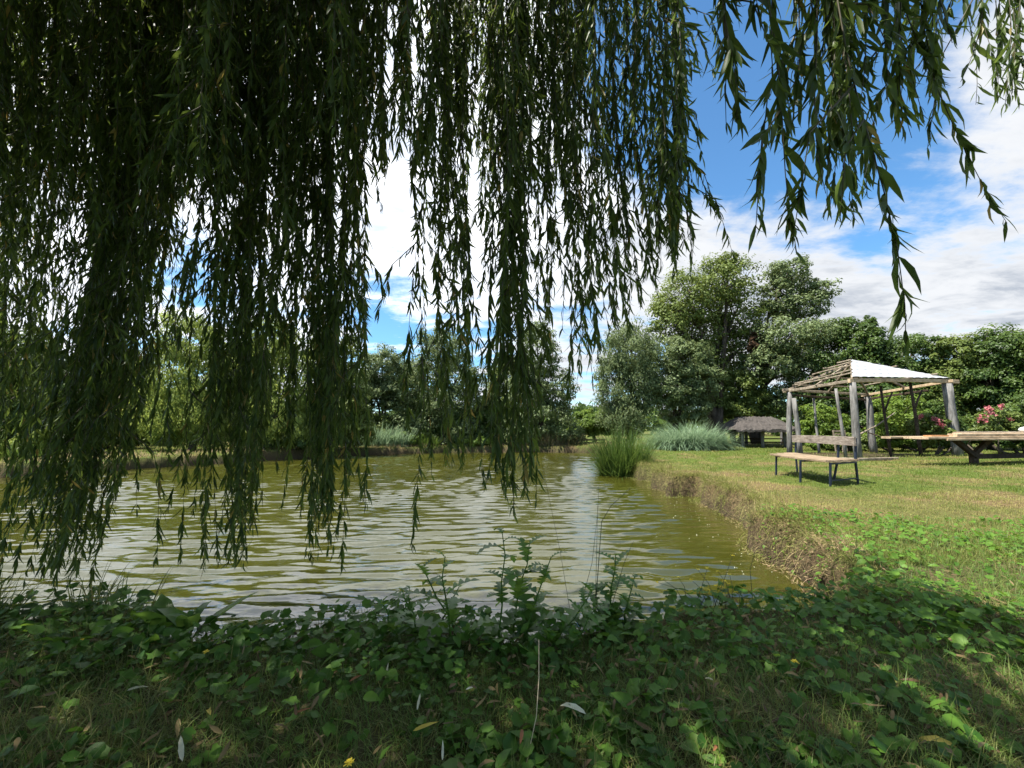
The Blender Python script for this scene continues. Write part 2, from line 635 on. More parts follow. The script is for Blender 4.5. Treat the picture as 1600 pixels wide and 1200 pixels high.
WL = [(0, 0), (0.12, 0.05), (0.38, 0.088), (0.68, 0.06), (1, 0)]
willow_tpls = [lance_tpl(WL, b, 0.3, tw) for b, tw in ((0.25, 0.2), (0.9, -0.4), (-0.5, 0.5), (1.5, 0.8))]
tree_tpl = (np.array([(0, 0, 0), (-0.32, 0.5, 0.10), (0.32, 0.45, 0.10), (0, 1, -0.12)], float), [], [(0, 3, 1), (0, 2, 3)])


def round_leaf(nl=14, scal=0.08, cup=0.18, notch=True):
    a = np.linspace(0, 2 * pi, nl, endpoint=False) - pi / 2
    r = 0.5 * (1 + scal * np.cos(np.arange(nl) * pi))
    if notch:
        r[0] *= 0.35
    V = [(0, -0.12, 0)]
    for ai, ri in zip(a, r):
        V.append((ri * cos(ai), ri * sin(ai), cup * ri * (1 + 0.5 * sin(3 * ai))))
    T = [(0, 1 + i, 1 + (i + 1) % nl) for i in range(nl)]
    return np.array(V, float), [], T


ivy_tpls = [round_leaf(14, 0.10, 0.15), round_leaf(12, 0.05, -0.2), round_leaf(10, 0.22, 0.3),
            lance_tpl([(0, 0), (0.1, 0.22), (0.35, 0.33), (0.7, 0.2), (1, 0)], 0.5, 0.25),
            lance_tpl([(0, 0), (0.2, 0.12), (0.45, 0.2), (0.75, 0.12), (1, 0)], 0.9, 0.35, 0.3)]

# ------------------------------------------------------------------ terrain
WZ = -0.42
pond = [onz(px, py, WZ)[:2] for px, py in
        [(1262, 908), (1230, 885), (1190, 845), (1150, 815), (1105, 793), (1092, 776), (1052, 775), (1022, 753), (1004, 748)]]
pond += [np.array(p) for p in [(4.25, 15.5), (4.7, 20.0), (5.0, 24.5)]]
pond += [onz(px, py, WZ)[:2] for px, py in
         [(935, 708), (840, 706.5), (700, 707), (565, 711), (440, 718), (300, 727), (180, 735), (60, 742)]]
pond += [np.array(p) for p in [(-16.0, 10.0), (-15.5, 5.5), (-12, 3.3), (-8, 2.75), (-4, 2.6), (-1.5, 2.5), (0.3, 2.5), (1.5, 2.65), (2.1, 3.0), (2.5, 3.55)]]
pond = np.array(pond)


def pond_sd(x, y):
    P = np.stack([x, y], -1)
    d2 = np.full(P.shape[:-1], 1e18)
    inside = np.zeros(P.shape[:-1], bool)
    n = len(pond)
    for i in range(n):
        a, b = pond[i], pond[(i + 1) % n]
        e = b - a
        w = P - a
        t = np.clip((w @ e) / (e @ e), 0, 1)
        d = w - t[..., None] * e
        d2 = np.minimum(d2, (d * d).sum(-1))
        c = ((a[1] <= P[..., 1]) & (P[..., 1] < b[1])) | ((b[1] <= P[..., 1]) & (P[..., 1] < a[1]))
        with np.errstate(divide='ignore', invalid='ignore'):
            xx = a[0] + (P[..., 1] - a[1]) * (e[0] / (e[1] if e[1] else 1e-12))
        inside ^= c & (P[..., 0] < xx)
    s = np.sqrt(d2)
    s = np.where(inside, -s, s)
    return s + (vnoise(x, y, 1.3, 3) - 0.5) * 0.48 + (vnoise(x, y, 3.7, 4) - 0.5) * 0.24


def ground_h(x, y, s=None):
    x = np.asarray(x, float); y = np.asarray(y, float)
    if s is None:
        s = pond_sd(x, y)
    r = np.hypot(x, y)
    land = (vnoise(x, y, 0.35, 5) - 0.5) * 0.10 + (vnoise(x, y, 1.6, 6) - 0.5) * 0.05 + (vnoise(x, y, 5.0, 9) - 0.5) * 0.02
    near = sstep(s, 0.9, 0.0) * 0.02
    land = land + sstep(r, 60, 400) * 3.0 * (vnoise(x, y, 0.01, 8) - 0.4) - near
    deep = sstep(s, 0.04, -0.22)
    return land * (1 - deep) + (-1.15) * deep


def shore_y(x, inset=0.10):
    """the last dry place before the near water's edge"""
    ys = np.arange(3.6, 1.2, -0.02)
    sd_ = pond_sd(np.full(len(ys), x), ys)
    return float(ys[np.argmax(sd_ > inset)])


def dryness(x, y):
    """where the turf is dead: along the right bank and a broad worn patch of the lawn"""
    s = pond_sd(x, y)
    b = sstep(s, 1.7, 0.1) * sstep(x, 1.8, 3.2) * sstep(y, 3.3, 4.3) * sstep(y, 16, 8)
    p = sstep(np.hypot((x - 5.2) / 3.6, (y - 5.6) / 1.5), 1.1, 0.3) * 0.75
    q = vnoise(x, y, 0.9, 12) * 0.55 + vnoise(x, y, 3.0, 13) * 0.45
    lawn = sstep(q, 0.42, 0.75) * 0.75
    return np.clip(b * (0.55 + 0.6 * q) + p * (0.3 + q) + lawn, 0, 1)


def axis_coords(lo, hi, step, far):
    out_n = -np.geomspace(-lo if lo < 0 else 1, far, 26)[::-1]
    inner = np.arange(lo, hi + step, step)
    out_p = hi + np.geomspace(0.2, far, 40)
    neg = lo - np.geomspace(0.2, far, 40)[::-1]
    return np.concatenate([neg, inner, out_p])


gx = axis_coords(-17.5, 9.0, 0.09, 900)
gy = axis_coords(0.6, 29.0, 0.09, 1200)
GX, GY = np.meshgrid(gx, gy, indexing='xy')
GS = pond_sd(GX, GY)
GZ = ground_h(GX, GY, GS)
nx, ny = len(gx), len(gy)
idx = np.arange(nx * ny).reshape(ny, nx)
Q = np.stack([idx[:-1, :-1], idx[:-1, 1:], idx[1:, 1:], idx[1:, :-1]], -1).reshape(-1, 4)
mb = MB()
mb.add(np.stack([GX, GY, GZ], -1).reshape(-1, 3), Q)
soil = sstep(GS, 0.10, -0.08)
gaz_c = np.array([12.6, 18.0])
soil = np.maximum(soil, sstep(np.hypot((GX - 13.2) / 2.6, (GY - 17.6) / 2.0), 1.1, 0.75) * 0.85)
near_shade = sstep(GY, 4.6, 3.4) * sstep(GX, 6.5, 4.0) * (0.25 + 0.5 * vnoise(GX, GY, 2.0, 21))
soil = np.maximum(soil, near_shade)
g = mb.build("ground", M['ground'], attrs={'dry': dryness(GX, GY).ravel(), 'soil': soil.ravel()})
tag(g, "mown lawn and grassy banks all round the pond", "ground", kind="structure")

# water: real ripples plus fine bump
wx = np.arange(-19, 7.5, 0.08)
wy = np.concatenate([np.arange(2.2, 12, 0.03), np.arange(12, 29.5, 0.05)])
WX, WY = np.meshgrid(wx, wy)
H = np.zeros_like(WX)
wr = np.random.default_rng(11)
for i in range(44):
    lam = wr.uniform(0.12, 0.40)
    th = wr.normal(pi / 2 + 0.10, 0.22)
    kk = 2 * pi / lam
    amp = 0.0033 * lam / 0.6
    H += amp * np.sin(kk * (WX * cos(th) + WY * sin(th)) + wr.uniform(0, 2 * pi))
H *= 0.3 + 0.9 * vnoise(WX, WY, 0.3, 31) + 0.5 * vnoise(WX * 0.5, WY, 0.9, 32)
calm = sstep(pond_sd(WX, WY), 0.0, -1.6) * 0.75 + 0.25
H *= calm
nx, ny = len(wx), len(wy)
idx = np.arange(nx * ny).reshape(ny, nx)
Q = np.stack([idx[:-1, :-1], idx[:-1, 1:], idx[1:, 1:], idx[1:, :-1]], -1).reshape(-1, 4)
mb = MB()
mb.add(np.stack([WX, WY, WZ + H], -1).reshape(-1, 3), Q)
w = mb.build("pond_water", M['water'])
tag(w, "rippled murky green pond water reflecting the clouds", "water", kind="structure")

# ------------------------------------------------------------------ lawn grass
blades = [blade_tpl(b) for b in (0.3, 0.8, 1.3, 1.8)]


def scatter_blades(mb, x, y, z, h, w, tint, tiltmax=0.5, yaw=None, tilt=None):
    n = len(x)
    if yaw is None:
        yaw = rng.uniform(0, 2 * pi, n)
    if tilt is None:
        tilt = rng.uniform(0, tiltmax, n)
    R = yaw_R(yaw, tilt)
    pos = np.stack([x, y, z], -1)
    sc = np.stack([w, h, h], -1)
    pick = rng.integers(0, len(blades), n)
    for i, tp in enumerate(blades):
        mk = pick == i
        mb.inst(tp, pos[mk], R[mk], sc[mk], tint[mk])


n = 330000
Y = 3.4 * np.exp(rng.random(n) * math.log(34 / 3.4))
X = rng.uniform(-1.25, 1.3, n) * Y + rng.uniform(-0.5, 0.5, n)
s = pond_sd(X, Y)
ok = (s > 0.02) & ((X > 1.5) | (Y > 12) | (X < -12))
ok &= ~((np.hypot((X - 13.2) / 2.6, (Y - 17.6) / 2.0) < 0.95) & (rng.random(n) < 0.8))
X, Y, s = X[ok], Y[ok], s[ok]
Z = ground_h(X, Y, s)
dr = dryness(X, Y)
k = np.clip(Y / 5.5, 0.9, 5.0)
hh = rng.uniform(0.025, 0.06, len(X)) * (1 + 0.28 * (k - 1))
tuft = sstep(vnoise(X, Y, 2.3, 14), 0.62, 0.8)
hh *= 1 + 1.1 * tuft * rng.random(len(X))
ww = rng.uniform(0.003, 0.006, len(X)) * k
tint = np.clip(dr * 0.85 - 0.25 * tuft + rng.normal(0.12, 0.26, len(X)), 0, 1)
mb = MB()
scatter_blades(mb, X, Y, Z - 0.004, hh, ww, tint, 0.9)
tag(mb.build("lawn_grass", M['grass']), "short mown yellowish green lawn grass", "grass", kind="stuff")

# dry grass and roots hanging over the eroded right bank
n = 130000
Y = rng.uniform(3.2, 15.5, n)
X = rng.uniform(1.6, 6.0, n)
s = pond_sd(X, Y)
ok = (s > -0.2) & (s < 0.38) & (rng.random(n) < 0.3 + 1.0 * vnoise(X, Y, 2.4, 41))
X, Y, s = X[ok], Y[ok], s[ok]
e = 0.03
gxn = pond_sd(X + e, Y) - pond_sd(X - e, Y)
gyn = pond_sd(X, Y + e) - pond_sd(X, Y - e)
yaw = np.arctan2(-gyn, -gxn) - pi / 2 + rng.normal(0, 0.8, len(X))
Z = ground_h(X, Y, s)
q = vnoise(X, Y, 1.1, 42)
tint = np.clip(0.2 + 0.9 * q + rng.normal(0, 0.2, len(X)) - 0.5 * (vnoise(X, Y, 0.9, 44) > 0.55) - 0.35 * (s > 0.10) - 0.3 * sstep(Y, 5.2, 7.5), 0, 1)
tilt = np.clip(rng.normal(0.75, 0.4, len(X)) + np.where(s < 0, 0.6, 0), 0, 2.1)
mb = MB()
scatter_blades(mb, X, Y, Z, rng.uniform(0.08, 0.30, len(X)), rng.uniform(0.0025, 0.006, len(X)), tint, yaw=yaw, tilt=tilt)
# scruffy herb leaves and dead stems matted on the bank face
n = 110000
Y = rng.uniform(3.2, 15.5, n)
X = rng.uniform(1.6, 6.0, n)
s = pond_sd(X, Y)
ok = (s > -0.2) & (s < 0.3) & (rng.random(n) < 0.15 + 1.1 * vnoise(X, Y, 1.9, 45))
X, Y, s = X[ok], Y[ok], s[ok]
n = len(X)
Z = ground_h(X, Y, s) + rng.uniform(0, 0.10, n) * (0.3 + vnoise(X, Y, 2.6, 46))
Z = np.maximum(Z, WZ + 0.01)
q = vnoise(X, Y, 1.1, 42)
N = unit(rand_dir(n) + np.array([-0.3, -0.2, 0.6]))
mb.inst(tree_tpl, np.stack([X, Y, Z], -1), basis(np.cross(N, rand_dir(n)), N), np.stack([rng.uniform(0.008, 0.02, n), rng.uniform(0.02, 0.06, n), np.full(n, 0.03)], -1),
        np.clip(0.15 + 0.95 * q + rng.normal(0, 0.2, n) - 0.5 * (vnoise(X, Y, 0.9, 44) > 0.62), 0, 1))
tag(mb.build("bank_grass", M['bank']), "dry brown grass and roots hanging over the eroded bank", "grass", kind="stuff")

# rough grass and herbs along the far and left banks
n = 46000
t = rng.random(n)
X = rng.uniform(-18, 6.5, n)
Y = rng.uniform(8, 30, n)
s = pond_sd(X, Y)
ok = (s > -0.05) & (s < 1.4) & ((X < -3) | (Y > 21))
X, Y, s = X[ok], Y[ok], s[ok]
Z = ground_h(X, Y, s)
q = vnoise(X, Y, 0.5, 51)
mb = MB()
scatter_blades(mb, X, Y, Z, rng.uniform(0.12, 0.3, len(X)) * (0.35 + q), rng.uniform(0.01, 0.02, len(X)),
               np.clip(q * 0.7 + rng.normal(0.1, 0.2, len(X)), 0, 1), 0.6)
tag(mb.build("far_bank_grass", M['bank']), "rough tufted grass along the far bank of the pond", "grass", kind="stuff")

# ------------------------------------------------------------------ foreground cover
n = 190000
Y = 0.75 + 4.6 * rng.random(n) ** 1.25
X = rng.uniform(-1.4, 1.5, n) * (Y + 0.6)
s = pond_sd(X, Y)
right = sstep(X, 1.5, 3.0)
ok = (s > -0.02) & ((Y < 3.6) | (X > 1.8)) & (Y < 3.3 + right * 1.9 * (0.5 + vnoise(X, Y, 1.1, 61))) & (X < 8)
X, Y, s = X[ok], Y[ok], s[ok]
Z = ground_h(X, Y, s)
q = vnoise(X, Y, 1.4, 62)
hh = rng.uniform(0.04, 0.14, len(X)) * (0.7 + 0.6 * q)
tint = np.clip(0.42 * q + rng.normal(0.0, 0.22, len(X)) + 0.1 * sstep(Y, 2.2, 1.2), 0, 1)
mb = MB()
scatter_blades(mb, X, Y, Z - 0.005, hh, rng.uniform(0.0016, 0.0038, len(X)), tint, 1.2)
tag(mb.build("shaded_grass", M['cover_grass']), "thin shaded grass, part dried, under the willow", "grass", kind="stuff")

n = 36000
Y = 0.85 + 4.4 * rng.random(n) ** 1.15
X = rng.uniform(-1.35, 1.5, n) * (Y + 0.5)
s = pond_sd(X, Y)
q = vnoise(X, Y, 1.5, 63) * 0.6 + vnoise(X, Y, 3.6, 64) * 0.4
crest = sstep(s, 1.1, 0.1)
right = sstep(X, 1.5, 2.6)
keep = rng.random(n) < np.clip((q - 0.40) * 3.2, 0.04, 1) * 0.8 + crest * 0.6 + right * 0.1
ok = keep & (s > np.where(X > 1.9, -0.24, -0.10)) & ((Y < 3.6) | (X > 1.8)) & (Y < 3.3 + right * 2.0 * (0.4 + vnoise(X, Y, 1.1, 61))) & (X < 7.5)
X, Y, s, q = X[ok], Y[ok], s[ok], q[ok]
n = len(X)
Z = ground_h(X, Y, s) + rng.uniform(0.02, 0.10, n) * (0.6 + 0.8 * sstep(s, 0.9, 0.1))
nrm = unit(np.stack([rng.normal(0, 0.42, n), rng.normal(-0.15, 0.42, n), np.ones(n)], -1))
R = basis(np.cross(nrm, rand_dir(n)), nrm)
size = rng.uniform(0.016, 0.05, n) * (1.15 - 0.25 * sstep(Y, 2.0, 3.5)) * (0.8 + 0.5 * vnoise(X, Y, 2.2, 66))
pick = rng.choice(5, n, p=[0.34, 0.24, 0.14, 0.18, 0.10])
tint = np.clip(rng.normal(0.4, 0.28, n) + 0.35 * right[ok], 0, 1)
mb = MB()
for i, tp in enumerate(ivy_tpls):
    mk = pick == i
    mb.inst(tp, np.stack([X, Y, Z], -1)[mk], R[mk], size[mk] * (1.5 if i >= 3 else 1.0), tint[mk])
tag(mb.build("ground_cover", M['cover']), "low creeping broadleaf ground cover at the near bank", "ground cover", kind="stuff")

# leaf litter: old willow leaves and bits lying in the shaded grass
n = 5200
Y = 0.85 + 2.3 * rng.random(n)
X = rng.uniform(-1.35, 1.35, n) * (Y + 0.5)
ok = (pond_sd(X, Y) > 0.05) & (rng.random(n) < 0.15 + vnoise(X, Y, 1.7, 68))
X, Y = X[ok], Y[ok]
n = len(X)
Z = ground_h(X, Y) + rng.uniform(0.01, 0.07, n)
D = unit(np.stack([rng.normal(size=n), rng.normal(size=n), rng.normal(0, 0.35, n)], -1))
N = unit(np.stack([rng.normal(0, 0.5, n), rng.normal(0, 0.5, n), np.ones(n)], -1))
mb = MB()
pick = rng.integers(0, 4, n)
for i, tp in enumerate(willow_tpls):
    mk = pick == i
    sz = rng.uniform(0.025, 0.075, mk.sum())
    mb.inst(tp, np.stack([X, Y, Z], -1)[mk], basis(D[mk], N[mk]), np.stack([sz * 1.2, sz, sz], -1), rng.random(mk.sum()))
tag(mb.build("leaf_litter", M['litter']), "old brown and olive willow leaves littering the shaded grass", "leaf litter", kind="stuff")

# debris floating by the right bank
n = 130
Y = rng.uniform(4.3, 11, n)
s_line = np.interp(Y, pond[:9, 1], pond[:9, 0])
X = s_line - 0.12 - np.abs(rng.normal(0, 0.5, n)) - 0.25 * rng.random(n)
ok = pond_sd(X, Y) < -0.1
X, Y = X[ok], Y[ok]
n = len(X)
mb = MB()
R = basis(np.stack([rng.normal(size=n), rng.normal(size=n), np.zeros(n)], -1), np.tile([0, 0, 1.0], (n, 1)))
mb.inst(ivy_tpls[4], np.stack([X, Y, np.full(n, WZ + 0.014)], -1), R, rng.uniform(0.01, 0.028, n), rng.random(n))
tag(mb.build("floating_debris", M['foam']), "pale petals and seeds floating by the right bank", "debris", kind="stuff")


# ------------------------------------------------------------------ trees
def crown_points(blobs, n, r, cl=0.24, flat=0.75, shell=0.35):
    """leaf positions and normals in clumps over ellipsoid blobs (centre, radii)"""
    P, N, C = [], [], []
    vols = np.array([np.prod(b[1]) ** (2 / 3) for b in blobs])
    vols = vols / vols.sum()
    cents = []
    for (c, rad), f in zip(blobs, vols):
        c, rad = np.asarray(c, float), np.asarray(rad, float)
        m = int(n * f)
        nc = max(16, int(85 * (np.prod(rad) ** (1 / 3) / 1.4) ** 1.7))
        d = rand_dir(nc, r)
        rr = r.uniform(shell, 1.0, nc) ** 0.6
        cc = c + d * rad * rr[:, None]
        cr = np.prod(rad) ** (1 / 3) * cl * r.uniform(0.5, 1.4, nc)
        k = r.integers(0, nc, m)
        dd = rand_dir(m, r)
        P.append(cc[k] + dd * (cr[k] * r.uniform(0.35, 1.05, m) ** 0.7)[:, None] * np.array([1.15, 1.15, flat]))
        N.append(dd * 0.8 + d[k] * 0.35 + rand_dir(m, r) * 0.55 + np.array([0, 0, 0.5]))
        tn = r.random(nc)
        C.append(tn[k] * 0.55 + r.random(m) * 0.45)
        cents.append(cc)
    return np.concatenate(P), unit(np.concatenate(N)), np.concatenate(C), cents


def tree(name, label, base, blobs, n, size, mat, trunk_r=0.2, cat="tree", group=None, seed=0, droop=0.0, trunks=1, narrow=1.0,
         lean=0.0, cl=0.24, flat=0.75, twigs=4, fork=0.35):
    r = np.random.default_rng(seed + 100)
    base = np.array([base[0], base[1], float(ground_h(base[0], base[1]))])
    o = thing(name, label, cat, base, group)
    P, N, C, cents = crown_points(blobs, int(n * 2.7), r, cl, flat)
    low = base[2] + 0.03
    P[:, 2] = np.maximum(P[:, 2], low + r.uniform(0, 0.3, len(P)))
    D = np.cross(N, rand_dir(len(P), r)) + np.array([0, 0, -droop])
    R = basis(D, N)
    mb = MB()
    sz = size * 0.76 * r.uniform(0.6, 1.4, len(P))
    mb.inst(tree_tpl, P, R, np.stack([sz * narrow, sz, sz], -1), C)
    mb.build("crown", mat, o)
    # trunk and limbs
    tb = MB()
    top = max(b[0][2] for b in blobs)
    zc = np.mean([b[0][2] for b in blobs])
    for k in range(trunks):
        off = np.array([r.normal(0, 0.35), r.normal(0, 0.35), 0]) * (trunks > 1)
        fk = base + off * 1.5 + np.array([lean, 0, (zc - base[2]) * fork])
        pts = [base + off * 0.1 - np.array([0, 0, 0.15]), base + off + (fk - base - off) * 0.5 + np.append(r.normal(0, trunk_r * 0.5, 2), 0), fk]
        tb.tube(pts, [trunk_r * 1.25, trunk_r, trunk_r * 0.8], 9, wob=0.08)
        for j, (c, rad) in enumerate(blobs):
            if trunks > 1 and j % trunks != k:
                continue
            c = np.asarray(c, float)
            if j > 0 and c[2] - base[2] < 1.0:
                continue
            end = c + np.array([0, 0, 0.25 * rad[2]])
            mid = (fk + end) / 2 + np.array([r.normal(0, 0.25), r.normal(0, 0.25), 0.15 * np.linalg.norm(end - fk)])
            mid[:2] = mid[:2] * 0.6 + (fk * 0.75 + end * 0.25)[:2] * 0.4
            L = [fk, fk * 0.6 + mid * 0.4, mid, mid * 0.4 + end * 0.6, end]
            tb.tube(L, np.linspace(trunk_r * 0.6, trunk_r * 0.15, 5), 6, wob=0.06)
            cc = cents[j]
            for q in r.choice(len(cc), min(twigs * 2, len(cc)), replace=False):
                st = L[2 + (q % 3)]
                m2 = (st + cc[q]) / 2 + r.normal(0, 0.15, 3)
                tb.tube([st, m2, cc[q]], [trunk_r * 0.2, trunk_r * 0.12, trunk_r * 0.05], 5)
    tb.build("trunk", M['tree_bark'], o)
    return o


def B(px, py, Y, rx, rz, ry=None):
    """a crown lobe centred on a picture place at distance Y, radii in picture pixels turned to metres"""
    c = at(px, py, Y)
    return (c, (rx * Y / FPX, (ry or rx) * Y / FPX, rz * Y / FPX))


D1 = 27.0
tree("willow_tree", "tallest grey green tree beyond the lawn, twin-lobed crown with open trunks below", onz(1128, 696),
     [B(1130, 440, D1, 48, 42), B(1075, 465, D1, 52, 48), B(1155, 490, D1 + .6, 40, 55), B(1045, 500, D1 - .5, 36, 42), B(1100, 520, D1 + .8, 42, 38),
      B(1138, 408, D1, 20, 14), B(1085, 560, D1 + .5, 44, 34), B(1160, 550, D1 + 1.2, 40, 36), B(1120, 600, D1 + 1.5, 50, 34)],
     15000, 0.20, M['olive'], 0.26, seed=1, trunks=3, lean=0.2, twigs=6, cl=0.28, fork=0.3)
tree("willow_tree", "tall leaning tree with a lobe reaching right above the thatched hut", onz(1185, 695),
     [B(1235, 425, D1, 38, 22), B(1275, 455, D1 - .5, 32, 20), B(1215, 460, D1, 28, 28), B(1250, 480, D1, 40, 20), B(1240, 530, D1 - 1, 62, 34),
      B(1290, 522, D1 - 1, 34, 24), B(1200, 565, D1 - .6, 48, 30), B(1270, 585, D1 - .6, 50, 36), B(1235, 625, D1, 50, 30)],
     15000, 0.20, M['silver'], 0.24, seed=2, trunks=2, lean=0.3, twigs=5, cl=0.26, fork=0.35)
tree("willow_tree", "drooping grey green willow at the far right corner of the pond", onz(985, 697.5),
     [B(985, 545, 25, 44, 40), B(955, 600, 25, 26, 50), B(1005, 600, 25, 34, 48), B(975, 650, 25, 38, 32)],
     12000, 0.20, M['silver'], 0.2, seed=3, droop=0.8, narrow=0.55, cl=0.26, flat=1.3)
tree("broadleaf_tree", "rounded dense tree just right of the drooping willow", onz(1060, 696.5),
     [B(1062, 560, 25.5, 46, 34), B(1040, 600, 25, 36, 34), B(1092, 600, 25.5, 34, 38), B(1070, 640, 25.8, 40, 24)],
     11000, 0.17, M['silver'], 0.16, seed=4, trunks=2)
tree("broadleaf_tree", "low bushy tree in front of the dark trunks by the thatched hut", onz(1150, 695.5),
     [B(1150, 605, 27.2, 40, 26), B(1120, 630, 27.2, 26, 22), B(1180, 630, 27.2, 30, 24), B(1150, 640, 27.5, 46, 14)],
     8000, 0.17, M['olive'], 0.12, seed=5, trunks=3)
# dead brown foliage caught in the trees
tree("dead_branch", "brown withered bough hanging among the green trees", onz(1182, 694.5),
     [B(1182, 538, 26.2, 14, 18)], 700, 0.16, M['dead'], 0.06, cat="bough", seed=6)
# the dark wall of trees behind the gazebo
right_trees = [
    (1322, 24.5, [(1322, 560, 52, 46), (1300, 610, 46, 40), (1345, 620, 44, 44), (1325, 520, 30, 24)], 'deep', "dark tree with a domed top behind the left of the gazebo roof"),
    (1358, 23.5, [(1355, 535, 26, 30), (1358, 508, 12, 16), (1365, 575, 42, 34), (1362, 620, 46, 36)], 'deep', "pointed dark tree rising right above the gazebo's white roof"),
    (1425, 23.0, [(1425, 555, 44, 38), (1405, 600, 40, 40), (1450, 610, 40, 44), (1420, 640, 46, 36)], 'deep', "broad dark green tree behind the gazebo's right post"),
    (1490, 22.0, [(1490, 560, 40, 36), (1475, 605, 42, 42), (1520, 610, 40, 44)], 'olive', "olive green tree between gazebo roof and rose bush"),
    (1555, 21.0, [(1560, 550, 42, 40), (1540, 600, 42, 44), (1585, 610, 44, 48)], 'deep', "dark tree standing behind the pink rose bush"),
    (1630, 20.0, [(1625, 550, 46, 42), (1610, 610, 46, 50), (1660, 590, 50, 60)], 'deep', "tallest dark tree cut by the right picture edge"),
]
for i, (bx, Yd, bl, mt, lb) in enumerate(right_trees):
    bp = at(bx, 690, Yd)
    bl = bl + [(bx - 22, 668, 40, 26), (bx + 26, 672, 40, 24)]
    tree("broadleaf_tree", lb, bp, [B(a, b, Yd + 0.3 * (j % 3), c, d) for j, (a, b, c, d) in enumerate(bl)], 13000, 0.17, M[mt], 0.16,
         seed=20 + i, group="trees walling in the right side of the lawn")
shrubs = [
    (1285, 21.5, [(1285, 655, 30, 26), (1268, 672, 20, 18), (1305, 672, 22, 20)], 'fresh', "fresh green young maple shrub seen through the gazebo's left opening"),
    (1322, 20.5, [(1325, 688, 20, 14)], 'olive', "low rounded bush behind the gazebo's middle post"),
    (1405, 19.6, [(1405, 650, 40, 34), (1430, 665, 36, 28), (1380, 672, 24, 24)], 'fresh', "leafy green bush behind the gazebo's thin right poles"),
    (1465, 18.6, [(1460, 655, 34, 30), (1480, 672, 30, 22)], 'deep', "dark bush with red blooms beside the gazebo's right post"),
    (1600, 17.5, [(1605, 650, 52, 30), (1640, 640, 40, 40)], 'deep', "dark bush filling the corner behind the plank table"),
]
for i, (bx, Yd, bl, mt, lb) in enumerate(shrubs):
    bp = at(bx, 700, Yd)
    bl = bl + [(bx - 14, 688, 24, 14), (bx + 18, 690, 24, 14)]
    tree("garden_shrub", lb, bp, [B(a, b, Yd, c, d) for (a, b, c, d) in bl], 5200, 0.13, M[mt], 0.05, cat="shrub", seed=40 + i, trunks=3)

# trees across the pond, behind the hanging willow
far_trees = [
    (300, 19.5, [(295, 530, 46, 44), (265, 590, 46, 52), (325, 600, 44, 60), (290, 650, 60, 36), (240, 640, 40, 44)], 'pale', 0.9, "pale green weeping willow across the pond, leftmost of the pale ones"),
    (425, 20.5, [(420, 530, 42, 48), (395, 590, 40, 56), (455, 590, 38, 58), (420, 650, 56, 36)], 'pale', 0.9, "pale weeping willow across the pond behind the second hanging curtain"),
    (520, 22.5, [(520, 560, 40, 50), (500, 620, 38, 46), (545, 630, 36, 44)], 'olive', 0.3, "olive tree across the pond behind the middle hanging curtain"),
    (597, 27.0, [(596, 572, 32, 36), (585, 620, 34, 34), (618, 620, 28, 32)], 'silver', 0.2, "slim silvery tree above the tall reeds on the far bank"),
    (692, 27.5, [(690, 545, 42, 38), (665, 590, 34, 36), (720, 590, 40, 40), (690, 630, 44, 26), (745, 625, 26, 24)], 'silver', 0.3, "full silvery willow at the middle of the far bank"),
    (735, 28.5, [(728, 655, 44, 24), (690, 665, 40, 20), (770, 650, 34, 26)], 'deep', 0.1, "dark low tree under the full silvery willow"),
    (845, 27.5, [(840, 545, 34, 50), (830, 605, 40, 40), (868, 610, 32, 42), (850, 650, 44, 26)], 'silver', 0.4, "slender grey willow left of the bright green bush"),
    (928, 31.0, [(922, 660, 26, 20), (945, 665, 20, 16), (905, 670, 18, 16)], 'fresh', 0.0, "bright yellow green bush between grey willow and reeds"),
    (45, 17.0, [(40, 560, 50, 46), (20, 620, 44, 50), (80, 620, 40, 46), (40, 655, 60, 26)], 'deep', 0.2, "dark tree at the far left edge of the pond"),
    (-60, 16.0, [(-60, 540, 60, 60), (-40, 620, 56, 54)], 'olive', 0.2, "olive tree cut by the left picture edge"),
    (370, 25.0, [(365, 580, 40, 44), (345, 630, 40, 44), (395, 640, 40, 44)], 'olive', 0.2, "olive tree in the gap between the two pale willows"),
    (560, 27.0, [(560, 610, 30, 36), (545, 650, 34, 34)], 'olive', 0.2, "low olive tree between the middle curtain's tree and the slim silvery one"),
    (640, 30.0, [(640, 600, 30, 40), (655, 640, 40, 34)], 'deep', 0.2, "dark tree set back behind the gap left of the full silvery willow"),
    (788, 30.0, [(790, 590, 30, 40), (780, 640, 38, 36)], 'olive', 0.2, "olive tree set back between the full silvery and the slender grey willow"),
    (215, 25.0, [(205, 590, 40, 44), (225, 640, 44, 40)], 'olive', 0.3, "olive tree set back behind the leftmost pale willow"),
    (105, 20.0, [(105, 590, 36, 44), (95, 640, 44, 40)], 'deep', 0.2, "dark tree between the far left tree and the low olive tree"),
    (165, 21.0, [(160, 630, 34, 36), (140, 660, 36, 26), (190, 655, 34, 30)], 'olive', 0.2, "low olive tree left of the pale weeping willow"),
]
for i, (bx, Yd, bl, mt, dr_, lb) in enumerate(far_trees):
    bp = at(bx, 690, Yd + 0.6)
    if mt != "fresh":
        bl = bl + [(bx - 30, 670, 34, 26), (bx + 30, 672, 34, 26)]
    tree("far_bank_tree", lb, bp, [B(a, b, Yd + 0.6, c, d) for (a, b, c, d) in bl], 11500, 0.18, M[mt], 0.15, seed=60 + i, droop=dr_,
         narrow=0.6 if dr_ > 0.5 else 0.9, flat=1.4 if dr_ > 0.5 else 0.8, group="trees across the pond")
